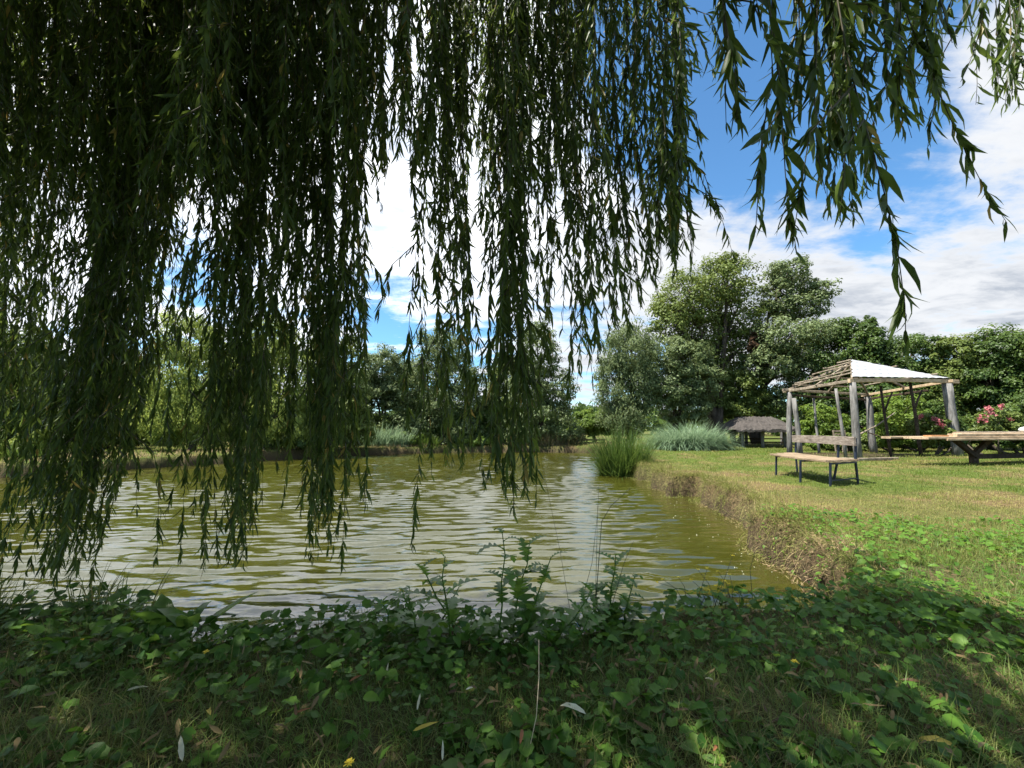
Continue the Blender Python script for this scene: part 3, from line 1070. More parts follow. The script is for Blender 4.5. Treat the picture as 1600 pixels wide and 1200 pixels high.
for i, (bx, Yd, px, py, rx, rz, lb) in enumerate([
        (60, 16.2, 60, 690, 40, 16, "light green bush on the left bank of the pond"),
        (450, 21.6, 450, 690, 50, 14, "dark bush under the pale willow of the second curtain"),
        (640, 27.0, 640, 688, 30, 12, "yellow green bush right of the tall reeds on the far bank"),
        (745, 27.6, 745, 690, 26, 8, "small sunlit bush on the middle of the far bank")]):
    tree("far_bank_bush", lb, at(bx, 700, Yd), [B(px, py, Yd, rx, rz)], 3000, 0.13, M[['pale', 'deep', 'fresh', 'fresh'][i]], 0.04, cat="bush",
         seed=80 + i, trunks=2, group="bushes across the pond")
# distant wood along the horizon
r = np.random.default_rng(90)
n = 26000
az = r.uniform(-1.15, 1.2, n)
dist = r.uniform(70, 95, n)
hz = (2.2 + 3.2 * vnoise(az * 40, dist * 0.02, 0.5, 91)) * r.random(n) ** 0.7
P = np.stack([np.sin(az) * dist, np.cos(az) * dist, hz], -1)
mb = MB()
N = unit(rand_dir(n, r) + np.array([0, -0.4, 0.5]))
mb.inst(tree_tpl, P, basis(np.cross(N, rand_dir(n, r)), N), r.uniform(0.6, 1.3, n), r.random(n))
tag(mb.build("distant_woods", M['deep']), "far line of low woods along the horizon", "woods", kind="stuff")


# ------------------------------------------------------------------ reeds and grasses
def reed_clump(name, label, cat, c, rx, ry, n, h, w, mat, spread=0.5, bend=(0.3, 1.5), zbase=None, seed=0, group=None):
    r = np.random.default_rng(seed + 300)
    zb = float(ground_h(c[0], c[1])) if zbase is None else zbase
    o = thing(name, label, cat, (c[0], c[1], zb), group)
    a = r.uniform(0, 2 * pi, n)
    q = np.sqrt(r.random(n))
    X = c[0] + np.cos(a) * q * rx
    Y = c[1] + np.sin(a) * q * ry
    hh = h * r.uniform(0.45, 1.05, n) * (1 - 0.25 * q)
    yaw = a - pi / 2 + r.normal(0, 0.7, n)
    tilt = q * spread * r.uniform(0.3, 1.3, n)
    tilt = np.where(r.random(n) < 0.07, tilt * 1.5 + r.uniform(0.1, 0.7, n), tilt)      # bent and fallen stems
    R = yaw_R(yaw, tilt)
    pos = np.stack([X, Y, np.full(n, zb - 0.05)], -1)
    sc = np.stack([w * r.uniform(0.6, 1.3, n), hh, hh], -1)
    tint = np.clip(r.normal(0.4, 0.25, n), 0, 1)
    mb = MB()
    tps = [blade_tpl(b, 0.5, 6) for b in np.linspace(bend[0], bend[1], 4)]
    pick = r.integers(0, 4, n)
    for i, tp in enumerate(tps):
        mk = pick == i
        mb.inst(tp, pos[mk], R[mk], sc[mk], tint[mk])
    mb.build("blades", mat, o)
    return o


c = onz(978, 744, WZ)
reed_clump("reed_clump", "tall bright green reed clump standing in the water by the lawn corner", "reeds", (c[0], c[1] + 0.35), 0.66, 0.5, 1700, 2.0, 0.024,
           M['reed'], 0.42, (0.1, 0.9), WZ - 0.1, seed=1)
c = onz(1076, 701.5)
reed_clump("giant_grass", "wide blue green arching grass clump before the trees", "ornamental grass", (c[0], c[1]), 1.75, 0.8, 6500, 2.05, 0.032, M['bluereed'], 0.75,
           (0.8, 2.1), seed=2)
for i, (px, Y, rx, n, h, mt, lb) in enumerate([
        (592, 26.3, 1.9, 1100, 1.9, 'bluereed', "tall grey green reeds on the far bank left of the silvery willow"),
        (872, 27.8, 1.6, 900, 1.25, 'tanreed', "tan and green reeds on the far bank below the grey willow"),
        (660, 27.0, 1.0, 500, 1.0, 'reed', "short green reeds on the far bank under the silvery willow"),
        (30, 15.3, 1.3, 600, 0.8, 'reed', "green rushes on the left bank beside the dark tree")]):
    c = at(px, 705, Y)
    reed_clump("reed_bed", lb, "reeds", c, rx, 0.7, n, h, 0.04, M[mt], 0.4, (0.3, 1.3), seed=5 + i, group="reed beds round the pond")
c = onz(1196, 818, -0.1)
reed_clump("grass_tuft", "vivid green grass tuft growing on the brown bank edge", "grass tuft", (c[0] + 0.1, c[1] + 0.15), 0.16, 0.2, 260, 0.34, 0.010, M['reed'], 0.9,
           (0.4, 1.6), -0.1, seed=11)
for i, (px, py, n, h, lb) in enumerate([
        (175, 935, 60, 0.46, "sparse upright grass tuft at the near bank left of the dock plant"),
        (60, 935, 220, 0.50, "thick arching grass tuft under the leftmost willow curtain"),
        (235, 935, 44, 0.48, "pair of tall grass tufts nearest the dock plant")]):
    c = onz(px, py)
    reed_clump("grass_tuft", lb, "grass tuft", (c[0], shore_y(c[0], 0.12)), 0.13, 0.08, n, h, 0.009, M['cover_grass'], 0.5, (0.2, 1.4), seed=12 + i,
               group="grass tufts on the near bank")


# ------------------------------------------------------------------ gazebo
def post(mb, b, t, r0, r1, wob=0.06, seg=5):
    b, t = np.asarray(b, float), np.asarray(t, float)
    pts = [b + (t - b) * f + np.append(rng.normal(0, r0 * 0.11, 2), 0) * (0 < f < 1) for f in np.linspace(0, 1, seg)]
    pts[0] = pts[0] - np.array([0, 0, 0.2])
    mb.tube(pts, np.linspace(r0, r1, seg), 10, wob=wob)


def gp(px, py):
    return onz(px, py)


g3 = gp(1341, 715.7); g1 = gp(1233, 707.6); g2 = gp(1251, 708.5); g4 = gp(1366, 706.8); g5 = gp(1497, 712.8)
gz = thing("gazebo", "half roofed open gazebo of rough grey posts on the lawn", "gazebo", np.array([(g3[0] + g4[0]) / 2, (g3[1] + g4[1]) / 2, 0]))
tops = {}
for nm, b, tp, r0, r1, lb in (("p1", g1, (1233.5, 613), 0.11, 0.095, None), ("p2", g2, (1240.5, 622), 0.105, 0.085, None), ("p3", g3, (1332, 597.5), 0.135, 0.10, None),
                              ("p4", g4, (1356, 620), 0.15, 0.125, None), ("p5", g5, (1480, 599), 0.165, 0.155, "thickest post, leaning outwards")):
    t = at(tp[0], tp[1], b[1])
    tops[nm] = t
    mb = MB()
    post(mb, b, t, r0, r1)
    o = mb.build("post", M['post'], gz)
    if lb:
        o['label'] = lb
# thin birch poles and forked dark poles
for (b, t, rad, mt) in ((onz(1280, 707.5), (1271, 622), 0.055, 'post'), (onz(1322, 714), (1306, 607), 0.06, 'post'),
                        (onz(1392, 713.5), (1376, 603), 0.05, 'darkwood'), (onz(1440, 713), (1422, 598), 0.06, 'darkwood')):
    mb = MB()
    tt = at(t[0], t[1], b[1])
    post(mb, b, tt, rad, rad * 0.8)
    if mt == 'darkwood':   # forked head
        f = b + (tt - b) * 0.62
        mb.tube([f, f + np.array([0.22, 0.05, 0.42]), f + np.array([0.40, 0.05, 0.75])], [rad * 0.7, rad * 0.6, rad * 0.5], 6)
    mb.build("pole", M[mt], gz)
# braces
mb = MB()
mb.tube([at(1340, 680, g3[1] + 0.3), at(1370, 665, 17.2), at(1398, 645, 18.2)], [0.03, 0.028, 0.022], 6)
mb.build("brace", M['lath'], gz)
mb = MB()
mb.tube([at(1357, 676, 18.0), at(1375, 682, 16.9), at(1392, 688, 15.9)], [0.025, 0.024, 0.022], 6)
mb.build("brace", M['darkwood'], gz)
e1, e3, e4, e5 = tops['p1'], tops['p3'], tops['p4'], tops['p5']
apex = at(1329.5, 565.6, 17.3)


def beam(name, p0, p1, w, h, mt, ext0=0.0, ext1=0.0, bow=0.0):
    p0, p1 = np.asarray(p0, float), np.asarray(p1, float)
    d = unit(p1 - p0)
    mb = MB()
    mb.bar(p0 - d * ext0, p1 + d * ext1, w, h, mat=0, seg=6, bow=bow)
    return mb.build(name, M[mt], gz, smooth=False)


up = np.array([0, 0, 0.06])
beam("eave_beam", e3 + up, e5 + up, 0.10, 0.14, 'plank', 0.15, 0.55, bow=0.04)
beam("eave_beam", e3 + up, e1 + up, 0.10, 0.11, 'lath', 0.05, 0.35)
beam("eave_beam", e1 + up * 1.5, e4 + up * 1.5, 0.09, 0.10, 'lath', 0.3, 0.2)
beam("eave_beam", e1 - up * 2, e4 - up * 2.2, 0.07, 0.08, 'darkwood', 0.1, 0.1)
beam("eave_beam", e4 + up * 1.5, e5 + up * 1.0, 0.08, 0.10, 'plank', 0.25, 0.2)
beam("eave_beam", e4 - up * 1.6, e5 - up * 2.5, 0.07, 0.08, 'darkwood', 0.1, -0.6)
# rafters up to the apex
ov = lambda p, f: p + (p - apex) * f
for p, f in ((e3, 0.02), (e1, 0.10), (e4, 0.06), (e5, 0.02), ((e1 * 0.5 + e3 * 0.5), 0.05), ((e1 * 0.5 + e4 * 0.5), 0.05), ((e4 * 0.5 + e5 * 0.5), 0.05)):
    beam("rafter", ov(p, f) + np.array([0, 0, 0.14]), apex + np.array([0, 0, -0.03]), 0.07, 0.08, 'lath')


def batten_row(pa, pb, n, f0, f1, mt, jitter=0.03):
    for i in range(n):
        f = f0 + (f1 - f0) * i / max(1, n - 1)
        a = pa + (apex - pa) * f + np.array([0, 0, 0.215 + rng.normal(0, 0.02)])
        b = pb + (apex - pb) * (f + rng.normal(0, jitter)) + np.array([0, 0, 0.215 + rng.normal(0, 0.02)])
        beam("batten", a, b, 0.055, 0.045, mt, rng.uniform(-0.05, 0.05), rng.uniform(0.0, 0.35), bow=rng.normal(0, 0.015))


batten_row(e3, ov(e1, 0.10), 5, 0.16, 0.86, 'lath', 0.02)
batten_row(ov(e4, 0.04), ov(e1, 0.10), 3, 0.15, 0.7, 'lath')
batten_row(ov(e4, 0.04), ov(e5, 0.02), 2, 0.2, 0.5, 'lath')
# white corrugated sheet over the front face, with its tile steps
nu, nv = 120, 30
V = []
a0, a1 = ov(e3, 0.05) + np.array([0, 0, 0.22]), ov(e5, 0.03) + np.array([0, 0, 0.2])
ap = apex + np.array([0, 0, 0.10])
nrm = unit(np.cross(a1 - a0, ap - a0))
for j in range(nv + 1):
    fv = j / nv
    for i in range(nu + 1):
        fu = i / nu
        step = (fv * 5) % 1.0
        p = (a0 + (a1 - a0) * fu) * (1 - fv) + ap * fv
        # tile-form sheet: ridges across, a step down at every course
        V.append(p + nrm * (0.017 * abs(sin(fu * pi * 13 * (1 - fv) + 1e-9)) * (1 - fv) ** 0.5 + 0.024 * (1 - step)))
Qs = [(j * (nu + 1) + i, j * (nu + 1) + i + 1, (j + 1) * (nu + 1) + i + 1, (j + 1) * (nu + 1) + i) for j in range(nv) for i in range(nu)]
V = np.array(V)
m_ = len(V)
mb = MB()
mb.add(np.concatenate([V, V - nrm * 0.006]), Qs + [tuple(m_ + q for q in qq[::-1]) for qq in Qs])
mb.build("roof_sheet", M['sheet'], gz, smooth=False)['label'] = "white tile-pattern metal sheet over the front roof face"
# low timber edging on the ground
ed = [onz(1262, 716), onz(1340, 719.5), onz(1402, 718)]
te = thing("timber_edging", "low pale timber lying on the ground along the gazebo's front", "timber", ed[1])
for a_, b_ in zip(ed[:-1], ed[1:]):
    mb = MB()
    mb.bar(a_ + np.array([0, 0, 0.03]), b_ + np.array([0, 0, 0.03]), 0.10, 0.09, seg=4)
    mb.build("beam", M['lath'], te, smooth=False)
# slatted garden chair behind the gazebo
cb = at(1320, 696, 19.6)
cb[2] = 0
ch = thing("garden_chair", "pale slatted wooden chair behind the gazebo's birch pole", "chair", cb)
for dx, dy in ((-.25, -.22), (.25, -.22), (-.25, .22), (.25, .22)):
    mb = MB()
    mb.bar(cb + np.array([dx, dy, 0]), cb + np.array([dx, dy + (0.08 if dy > 0 else 0), 0.95 if dy > 0 else 0.46]), 0.05, 0.05, up=(0, 1, 0))
    mb.build("leg", M['lath'], ch, smooth=False)
mb = MB()
for q in range(4):
    mb.bar(cb + np.array([-.29, -.24 + q * .15, .47]), cb + np.array([.29, -.24 + q * .15, .47]), 0.12, 0.025)
mb.build("seat", M['lath'], ch, smooth=False)
mb = MB()
for q in range(3):
    mb.bar(cb + np.array([-.29, .25 + q * .02, .6 + q * .15]), cb + np.array([.29, .25 + q * .02, .6 + q * .15]), 0.025, 0.08)
mb.build("backrest", M['lath'], ch, smooth=False)

# ------------------------------------------------------------------ bench
fA, rA, fB, rB, fC, rC = [onz(*p) for p in ((1212.7, 743.5), (1246, 739), (1250.6, 755), (1286, 752), (1297.5, 762.4), (1341, 758))]
bn = thing("bench", "weathered plank bench with thin blue black steel legs facing the pond", "bench", (fA + rA + fC + rC) / 4)
_ab = rC - rA
rBt0 = rA + _ab * (np.dot(rB - rA, _ab) / np.dot(_ab, _ab))
rBt = rBt0
rB = rB * 0.4 + rBt * 0.6
SZ = 0.425
for f_, r_ in ((fA, rA), (fB, rB), (fC, rC)):
    f_ = f_.copy(); r_ = r_.copy()
    f_[2] = float(ground_h(f_[0], f_[1])); r_[2] = float(ground_h(r_[0], r_[1]))
    ft = f_ + np.array([0.03, 0, 0]); ft[2] = SZ
    inn = unit(f_ - r_)
    rs = r_ + inn * 0.03; rs[2] = SZ
    rt = r_ - inn * 0.04; rt[2] = 0.83
    if r_[0] == rB[0]:          # the middle frame stands a little forward of the others
        rs = rBt + inn * 0.02; rs[2] = SZ
        rt = rBt - inn * 0.04; rt[2] = 0.83
    dn = np.array([0, 0, 0.03])
    mb = MB()
    mb.bar(f_ - dn, ft, 0.032, 0.032, up=(0, 1, 0))
    mb.build("leg", M['steel'], bn, smooth=False)
    mb = MB()
    mb.bar(r_ - dn, rs, 0.033, 0.033, up=(0, 1, 0))
    mb.bar(rs, rt, 0.034, 0.032, up=(0, 1, 0))
    mb.build("leg", M['steel'], bn, smooth=False)
    mb = MB()
    mb.bar(ft - np.array([0, 0, .02]), rs - np.array([0, 0, .02]), 0.03, 0.03)
    mb.build("seat_rail", M['steel'], bn, smooth=False)
mb = MB()
mb.bar(fC * 0.97 + rC * 0.03 + np.array([0, 0, .12]), rC * 0.97 + fC * 0.03 + np.array([0, 0, .12]), 0.02, 0.02)
mb.build("stretcher", M['steel'], bn, smooth=False)
along = unit(fC - fA)
for k, f in enumerate((0.10, 0.42, 0.74)):
    a_ = fA * (1 - f) + rA * f; b_ = fC * (1 - f) + rC * f
    a_[2] = b_[2] = SZ + 0.022
    mb = MB()
    mb.bar(a_ - along * 0.06, b_ + along * 0.06, 0.245, 0.036, seg=6, bow=-0.012)
    mb.build("seat_plank", M['seatwood'], bn, smooth=False)
a_, b_ = rA.copy(), rC.copy()
side = unit(fA - rA)
a_ = a_ + side * 0.075; b_ = b_ + side * 0.075
a_[2] = b_[2] = 0.775
mb = MB()
mb.bar(a_ - along * 0.05, b_ + along * 0.05, 0.035, 0.16, seg=6, bow=0.006)
mb.build("back_plank", M['benchwood'], bn, smooth=False)

# ------------------------------------------------------------------ plank table
ft = onz(1523, 727)
tdir = unit(np.array([1.0, 0.22, 0]))
tper = np.array([-tdir[1], tdir[0], 0])
tb = thing("plank_table", "long rough plank table on dark crossed legs beside the gazebo", "table", ft)
L0 = -2.35
for k in range(4):       # table top boards
    o_ = tper * (-0.42 + 0.28 * k)
    st = L0 + (0.0, 0.12, 0.3, -0.1)[k]
    mb = MB()
    mb.bar(ft + tdir * st + o_ + np.array([0, 0, 0.765]), ft + tdir * 3.4 + o_ + np.array([0, 0, 0.765]), 0.26, 0.06, seg=4)
    mb.build("top_board", M['plank'], tb, smooth=False)
mb = MB()
mb.bar(ft + tdir * -1.75 - tper * .55 + np.array([0, 0, 0.725]), ft + tdir * 3.4 - tper * .55 + np.array([0, 0, 0.725]), 0.05, 0.05, seg=4)
mb.build("side_rail", M['plank'], tb, smooth=False)
for off in (0.0, 2.9):
    c = ft + tdir * off
    mb = MB()
    mb.bar(c + tper * 0 + np.array([-0.02, 0, -0.05]), c + np.array([0, 0, 0.34]), 0.16, 0.16, up=(0, 1, 0))
    mb.build("leg", M['darkwood'], tb, smooth=False)
    for sg in (-1, 1):
        mb = MB()
        mb.bar(c + np.array([0.0, 0.06 * sg, 0.24]), c + np.array([0.62 * sg, 0.10 * sg, 0.735]), 0.12, 0.12, up=(0, 1, 0))
        mb.build("leg", M['darkwood'], tb, smooth=False)
mb = MB()
mb.bar(ft + tdir * 0.09 + np.array([0, 0, .24]), ft + tdir * 3.2 + np.array([0, 0, .24]), 0.08, 0.13)
mb.build("stretcher", M['darkwood'], tb, smooth=False)
for k, (s0, s1, off, zz, hh_, ww_, mt, lb) in enumerate([
        (-1.32, 3.3, -0.40, 0.833, 0.085, 0.22, 'plank', "thick pale beam lying along the front of the plank table"),
        (-1.95, -1.36, -0.25, 0.812, 0.042, 0.20, 'orange', "short orange board end on the table's left end"),
        (-0.45, 3.2, 0.05, 0.843, 0.105, 0.22, 'plank', "pale board stack end behind the thick beam on the table"),
        (0.05, 3.2, 0.36, 0.857, 0.135, 0.20, 'lath', "rearmost greyish boards on the plank table")]):
    mb = MB()
    a_ = ft + tdir * s0 + tper * off + np.array([0, 0, zz]); b_ = ft + tdir * s1 + tper * off + np.array([0, 0, zz])
    mb.bar(a_, b_, ww_, hh_, seg=4)
    tag(mb.build("loose_board", M[mt], None, smooth=False), lb, "board", group="boards stacked on the plank table")
# white bag on the boards at the right end
c = at(1612, 671.5, 12.9)
mb = MB()
for k, q in enumerate(np.linspace(0, 2 * pi, 13)[:-1]):
    pass
rows = []
V, Qd = [], []
for i in range(7):
    ph = i / 6 * pi
    for j in range(14):
        th = j / 14 * 2 * pi
        rr_ = 1 + rng.normal(0, 0.06)
        V.append(c + np.array([0.34 * sin(ph) * cos(th) * rr_, 0.18 * sin(ph) * sin(th) * rr_, 0.10 * cos(ph) * rr_]))
for i in range(6):
    for j in range(14):
        Qd.append((i * 14 + j, i * 14 + (j + 1) % 14, (i + 1) * 14 + (j + 1) % 14, (i + 1) * 14 + j))
mb.add(V, Qd)
tag(mb.build("bag", M['white']), "crumpled white plastic bag on the boards at the right edge", "bag")

# ------------------------------------------------------------------ thatched hut
hb = onz(1188, 699)
hY = hb[1]
hut = thing("thatched_hut", "small open hut with a low grey thatched roof under the trees", "hut", hb)
for px, dy in ((1160, 0), (1193, 0.1), (1228, 0.1), (1166, 2.0), (1222, 2.0)):
    b = at(px, 696, hY + dy)
    b[2] = 0
    mb = MB()
    post(mb, b, b + np.array([rng.normal(0, .05), 0, 1.15]), 0.09, 0.08)
    mb.build("post", M['post'], hut)
V, Qd = [], []
x0, x1 = at(1143, 670, hY)[0], at(1240, 670, hY)[0]
ridge = at(1195, 651, hY)[2]
eave = 0.98
segs = 26
for layer in (0, 1):
    for sgn in (-1, 1):
        for j in range(9):
            f = j / 8
            for i in range(segs + 1):
                u = i / segs
                inset = 0.9 * f
                x = x0 + inset + (x1 - x0 - 1.6 * inset) * u
                y = hY + 1.0 + sgn * 1.5 * (1 - f)
                z = eave + (ridge - eave) * f + (0.05 * rng.random() if layer == 0 else -0.10) - (0.10 * rng.random() if j == 0 else 0)
                V.append((x, y, z))
for b in range(4):
    o_ = b * 9 * (segs + 1)
    for j in range(8):
        for i in range(segs):
            p = o_ + j * (segs + 1) + i
            Qd.append((p, p + 1, p + segs + 2, p + segs + 1))
for b in (0, 1):      # close the eave edge between the two layers
    o0, o1 = b * 9 * (segs + 1), (b + 2) * 9 * (segs + 1)
    for i in range(segs):
        Qd.append((o0 + i, o0 + i + 1, o1 + i + 1, o1 + i))
mb = MB()
mb.add(V, Qd)
for (pa, pb) in ((0, 1),):   # hip ends
    for e_ in (0, segs):
        for j in range(8):
            a0_ = j * (segs + 1) + e_
            b0_ = 9 * (segs + 1) + j * (segs + 1) + e_
            mb.add([V[a0_], V[b0_], V[b0_ + segs + 1], V[a0_ + segs + 1]], [(0, 1, 2, 3)])
mb.build("roof", M['thatch'], hut, smooth=False)
for zz in (0.42, 0.22):
    mb = MB()
    mb.bar(at(1150, 690, hY + 1.9) * np.array([1, 1, 0]) + np.array([0, 0, zz]), at(1234, 690, hY + 1.9) * np.array([1, 1, 0]) + np.array([0, 0, zz]), 0.05, 0.07)
    mb.build("rail", M['darkwood'], hut, smooth=False)

# small plank jetty at the far corner
jb = at(928, 700, 27.5)
jb[2] = 0
jt = thing("plank_rail", "low dark plank rail at the far corner of the pond", "rail", jb)
for zz, dy in ((0.32, 0), (0.14, 0.05)):
    mb = MB()
    mb.bar(at(914, 690, 27.5 + dy) * np.array([1, 1, 0]) + np.array([0, 0, zz]), at(946, 690, 27.5 + dy) * np.array([1, 1, 0]) + np.array([0, 0, zz]), 0.05, 0.10)
    mb.build("plank", M['darkwood'], jt, smooth=False)
for px in (917, 931, 944):
    b = at(px, 690, 27.6)
    b[2] = -0.1
    mb = MB()
    post(mb, b, b + np.array([0, 0, .5]), 0.05, 0.045)
    mb.build("post", M['darkwood'], jt)


# ------------------------------------------------------------------ rose bushes (flowers are parts)
def rose_bush(label, px, py, Y, lobes, blooms, seed):
    o = tree("rose_bush", label, at(px, py, Y), [B(a, b, Y, c, d) for (a, b, c, d) in lobes], 2600, 0.11, M['olive'], 0.03, cat="rose bush", seed=seed, trunks=3)
    r = np.random.default_rng(seed)
    for (bx, by, sz, cnt) in blooms:
        c = at(bx, by, Y - 0.5)
        n = cnt
        P = c + np.clip(r.normal(0, sz * 0.6, (n, 3)), -1.0 * sz, 1.0 * sz)
        N = unit(rand_dir(n, r) + np.array([0, -0.6, 0.4]))
        mb = MB()
        mb.inst(ivy_tpls[0], P, basis(np.cross(N, rand_dir(n, r)), N), r.uniform(0.045, 0.085, n), r.random(n))
        mb.build("flower_cluster", M['pink'], o)


rose_bush("pink rose bush in bloom behind the plank table", 1560, 700, 15.6, [(1560, 655, 30, 20), (1575, 665, 26, 16), (1545, 668, 24, 14)],
          [(1545, 638, .10, 26), (1533, 654, .12, 30), (1565, 635, .08, 22), (1548, 645, .12, 26), (1578, 655, .07, 12), (1540, 658, .06, 14)], 31)
rose_bush("red rose stem in bloom seen beside the gazebo's right post", 1455, 704, 16.8, [(1455, 668, 26, 22), (1442, 680, 20, 16)],
          [(1466, 660, .13, 34), (1473, 665, .08, 22), (1439, 651, .09, 24), (1460, 655, .08, 20)], 32)


# ------------------------------------------------------------------ near bank weeds
def lobed_leaf(lobes=5, bend=0.8):
    prof = [(0, 0)]
    for i in range(lobes):
        t0 = 0.08 + 0.84 * i / lobes
        env = 0.22 * sin(pi * (0.18 + 0.78 * (i + 0.5) / lobes)) + 0.03
        prof += [(t0, 0.045), (t0 + 0.84 * 0.35 / lobes, env * 0.9), (t0 + 0.84 * 0.62 / lobes, env)]
    prof += [(0.93, 0.05), (1, 0)]
    return lance_tpl(prof, bend, 0.3)


lobed = [lobed_leaf(5, b) for b in (0.5, 1.0, 1.6)]
dockleaf = [lance_tpl([(0, 0), (0.08, 0.03), (0.2, 0.12), (0.45, 0.17), (0.75, 0.12), (1, 0)], b, 0.3, tw) for b, tw in ((0.4, 0.3), (0.9, -0.3), (1.4, 0.4))]


def weed(name, label, cat, base, stems, tpls, mat, seed=0, leaf=(0.12, 0.22), step=0.045, group=None, stem_r=0.006, ang=(0.5, 1.2)):
    r = np.random.default_rng(seed + 500)
    base = np.array([base[0], base[1], float(ground_h(base[0], base[1]))])
    o = thing(name, label, cat, base, group)
    sb, lb = MB(), MB()
    for (dx, dy, h, off) in stems:
        b0 = base + np.array([off, r.normal(0, 0.03), -0.02])
        t0 = b0 + np.array([dx, dy, h])
        pts = np.array([b0 + (t0 - b0) * f + np.array([r.normal(0, 0.008), r.normal(0, 0.008), 0]) * (f > 0) for f in np.linspace(0, 1, 6)])
        sb.tube(pts, np.linspace(stem_r, stem_r * 0.4, 6), 6)
        m = max(4, int(h / step))
        f = np.linspace(0.04, 0.98, m)
        P = np.stack([np.interp(f, np.linspace(0, 1, 6), pts[:, k]) for k in range(3)], -1)
        a = np.arange(m) * 2.4 + r.uniform(0, 6)
        el = r.uniform(ang[0], ang[1], m)
        D = np.stack([np.cos(a) * np.sin(el), np.sin(a) * np.sin(el), np.cos(el)], -1)
        Rm = basis(D, np.tile([0, 0, 1.0], (m, 1)))
        sz = r.uniform(leaf[0], leaf[1], m) * (1.1 - 0.65 * f)
        pk = r.integers(0, len(tpls), m)
        for i, tp in enumerate(tpls):
            mk = pk == i
            lb.inst(tp, P[mk], Rm[mk], sz[mk], r.random(mk.sum()))
    sb.build("stem", M['weed'], o)
    lb.build("foliage", mat, o)
    return o


b = onz(782, 950)
weed("sow_thistle", "tall jagged leaved thistle weed, the largest at the near water's edge", "weed", (b[0], shore_y(b[0])),
     [(0.03, 0, 0.58, 0.0), (0.16, 0.02, 0.44, 0.10), (-0.22, 0, 0.40, -0.16), (0.10, 0, 0.50, 0.05), (0.26, 0, 0.30, 0.20), (-0.14, 0, 0.30, -0.34), (-0.05, 0, 0.46, -0.22),
      (0.12, 0, 0.24, 0.32), (-0.1, 0, 0.2, -0.48)],
     lobed, M['weed'], 1, (0.16, 0.29), 0.04, "jagged leaved weeds on the near bank")
b = onz(945, 950)
weed("sow_thistle", "smaller jagged leaved thistle weed right of the largest one", "weed", (b[0], shore_y(b[0])),
     [(0.03, 0, 0.42, 0.0), (-0.05, 0, 0.26, -0.04), (0.07, 0, 0.3, 0.05)], lobed, M['weed'], 2, (0.15, 0.25), 0.026, "jagged leaved weeds on the near bank")
b = onz(340, 950)
weed("dock_plant", "broad leaved dock plant at the near water's edge", "weed", (b[0], shore_y(b[0])),
     [(0.05, 0, 0.10, 0), (-0.05, 0, 0.10, -0.05), (0.03, 0, 0.12, 0.06)], dockleaf, M['weed'], 3, (0.2, 0.36), 0.022, ang=(0.25, 1.15))
b = onz(1260, 925)
weed("dock_plant", "small pale broad leaved plant at the corner of the eroded bank", "weed", (b[0] + 0.1, b[1] + 0.05),
     [(0.02, 0, 0.10, 0), (-0.03, 0, 0.08, -0.04)], dockleaf, M['weed'], 4, (0.10, 0.17), 0.03, ang=(0.3, 1.2))
b = onz(640, 955)
weed("sow_thistle", "short jagged leaved weed left of the largest thistle", "weed", (b[0], shore_y(b[0])),
     [(0.0, 0, 0.2, 0), (0.12, 0, 0.22, 0.15)], lobed, M['weed'], 5, (0.08, 0.14), 0.045, "jagged leaved weeds on the near bank")


def flower_head(mb, c, rad, r, n=14, mat=0):
    a = np.linspace(0, 2 * pi, n, endpoint=False) + r.uniform(0, 1)
    D = np.stack([np.cos(a), np.sin(a), r.uniform(0.05, 0.7, n)], -1)
    mb.inst(lance_tpl([(0, 0), (0.4, 0.13), (0.85, 0.13), (1, 0)], 0.3, 0.1), np.tile(c, (n, 1)), basis(D, np.tile([0, 0, 1.0], (n, 1))),
            np.full(n, rad) * r.uniform(0.7, 1.1, n), r.random(n), mat)


# hawkweed in flower
hw = onz(1135, 950)
r = np.random.default_rng(77)
hwy = shore_y(hw[0])
base = np.array([hw[0], hwy, float(ground_h(hw[0], hwy))])
o = thing("hawkweed", "thin stemmed wild plant with many small yellow flowers over the water", "wildflower", base)
sb = MB()
heads = [(1090, 890), (1105, 888), (1122, 893), (1140, 898), (1128, 918), (1145, 868), (1118, 915), (1138, 912), (1108, 922), (1095, 918), (1027, 910), (1035, 905), (1150, 925),
         (1060, 902), (1080, 906), (1132, 908)]
for (hx, hy) in heads:
    h = at(hx, hy, hwy + 0.04)
    st = base + np.array([r.normal(0, 0.07) + 0.5 * (h[0] - base[0]), r.normal(0, 0.02), 0])
    sb.tube([st, st * 0.45 + h * 0.55 + np.array([0.012, 0, 0.03]), h], [0.0022, 0.0016, 0.0012], 5)
    fm = MB()
    flower_head(fm, h, 0.014, r, 12)
    fm.build("flower", M['yellow'], o)
sb.build("stem", M['stalk'], o)

# dandelion like flowers in the ground cover
for i, (px, py, lb) in enumerate([(128, 1001, "yellow flower head low at the left of the ground cover"), (245, 963, "yellow flower near the dock plant"),
                                  (322, 1019, "tiny yellow flower amid round leaves left of centre"), (545, 1192, "yellow flower at the bottom picture edge"),
                                  (1242, 1034, "small yellow flower in the grass at the right")]):
    c = onz(px, py, 0.07)
    fo = thing("yellow_flower", lb, "flower", (c[0], c[1], float(ground_h(c[0], c[1]))), "yellow flowers in the ground cover")
    mb = MB()
    flower_head(mb, c, 0.016, r, 16)
    flower_head(mb, c + np.array([0, 0, 0.004]), 0.010, r, 12)
    mb.build("petals", M['yellow'], fo)
    mb = MB()
    mb.tube([c - np.array([0, 0, 0.09]), c], [0.0018, 0.0015], 5)
    mb.build("stem", M['weed'], fo)

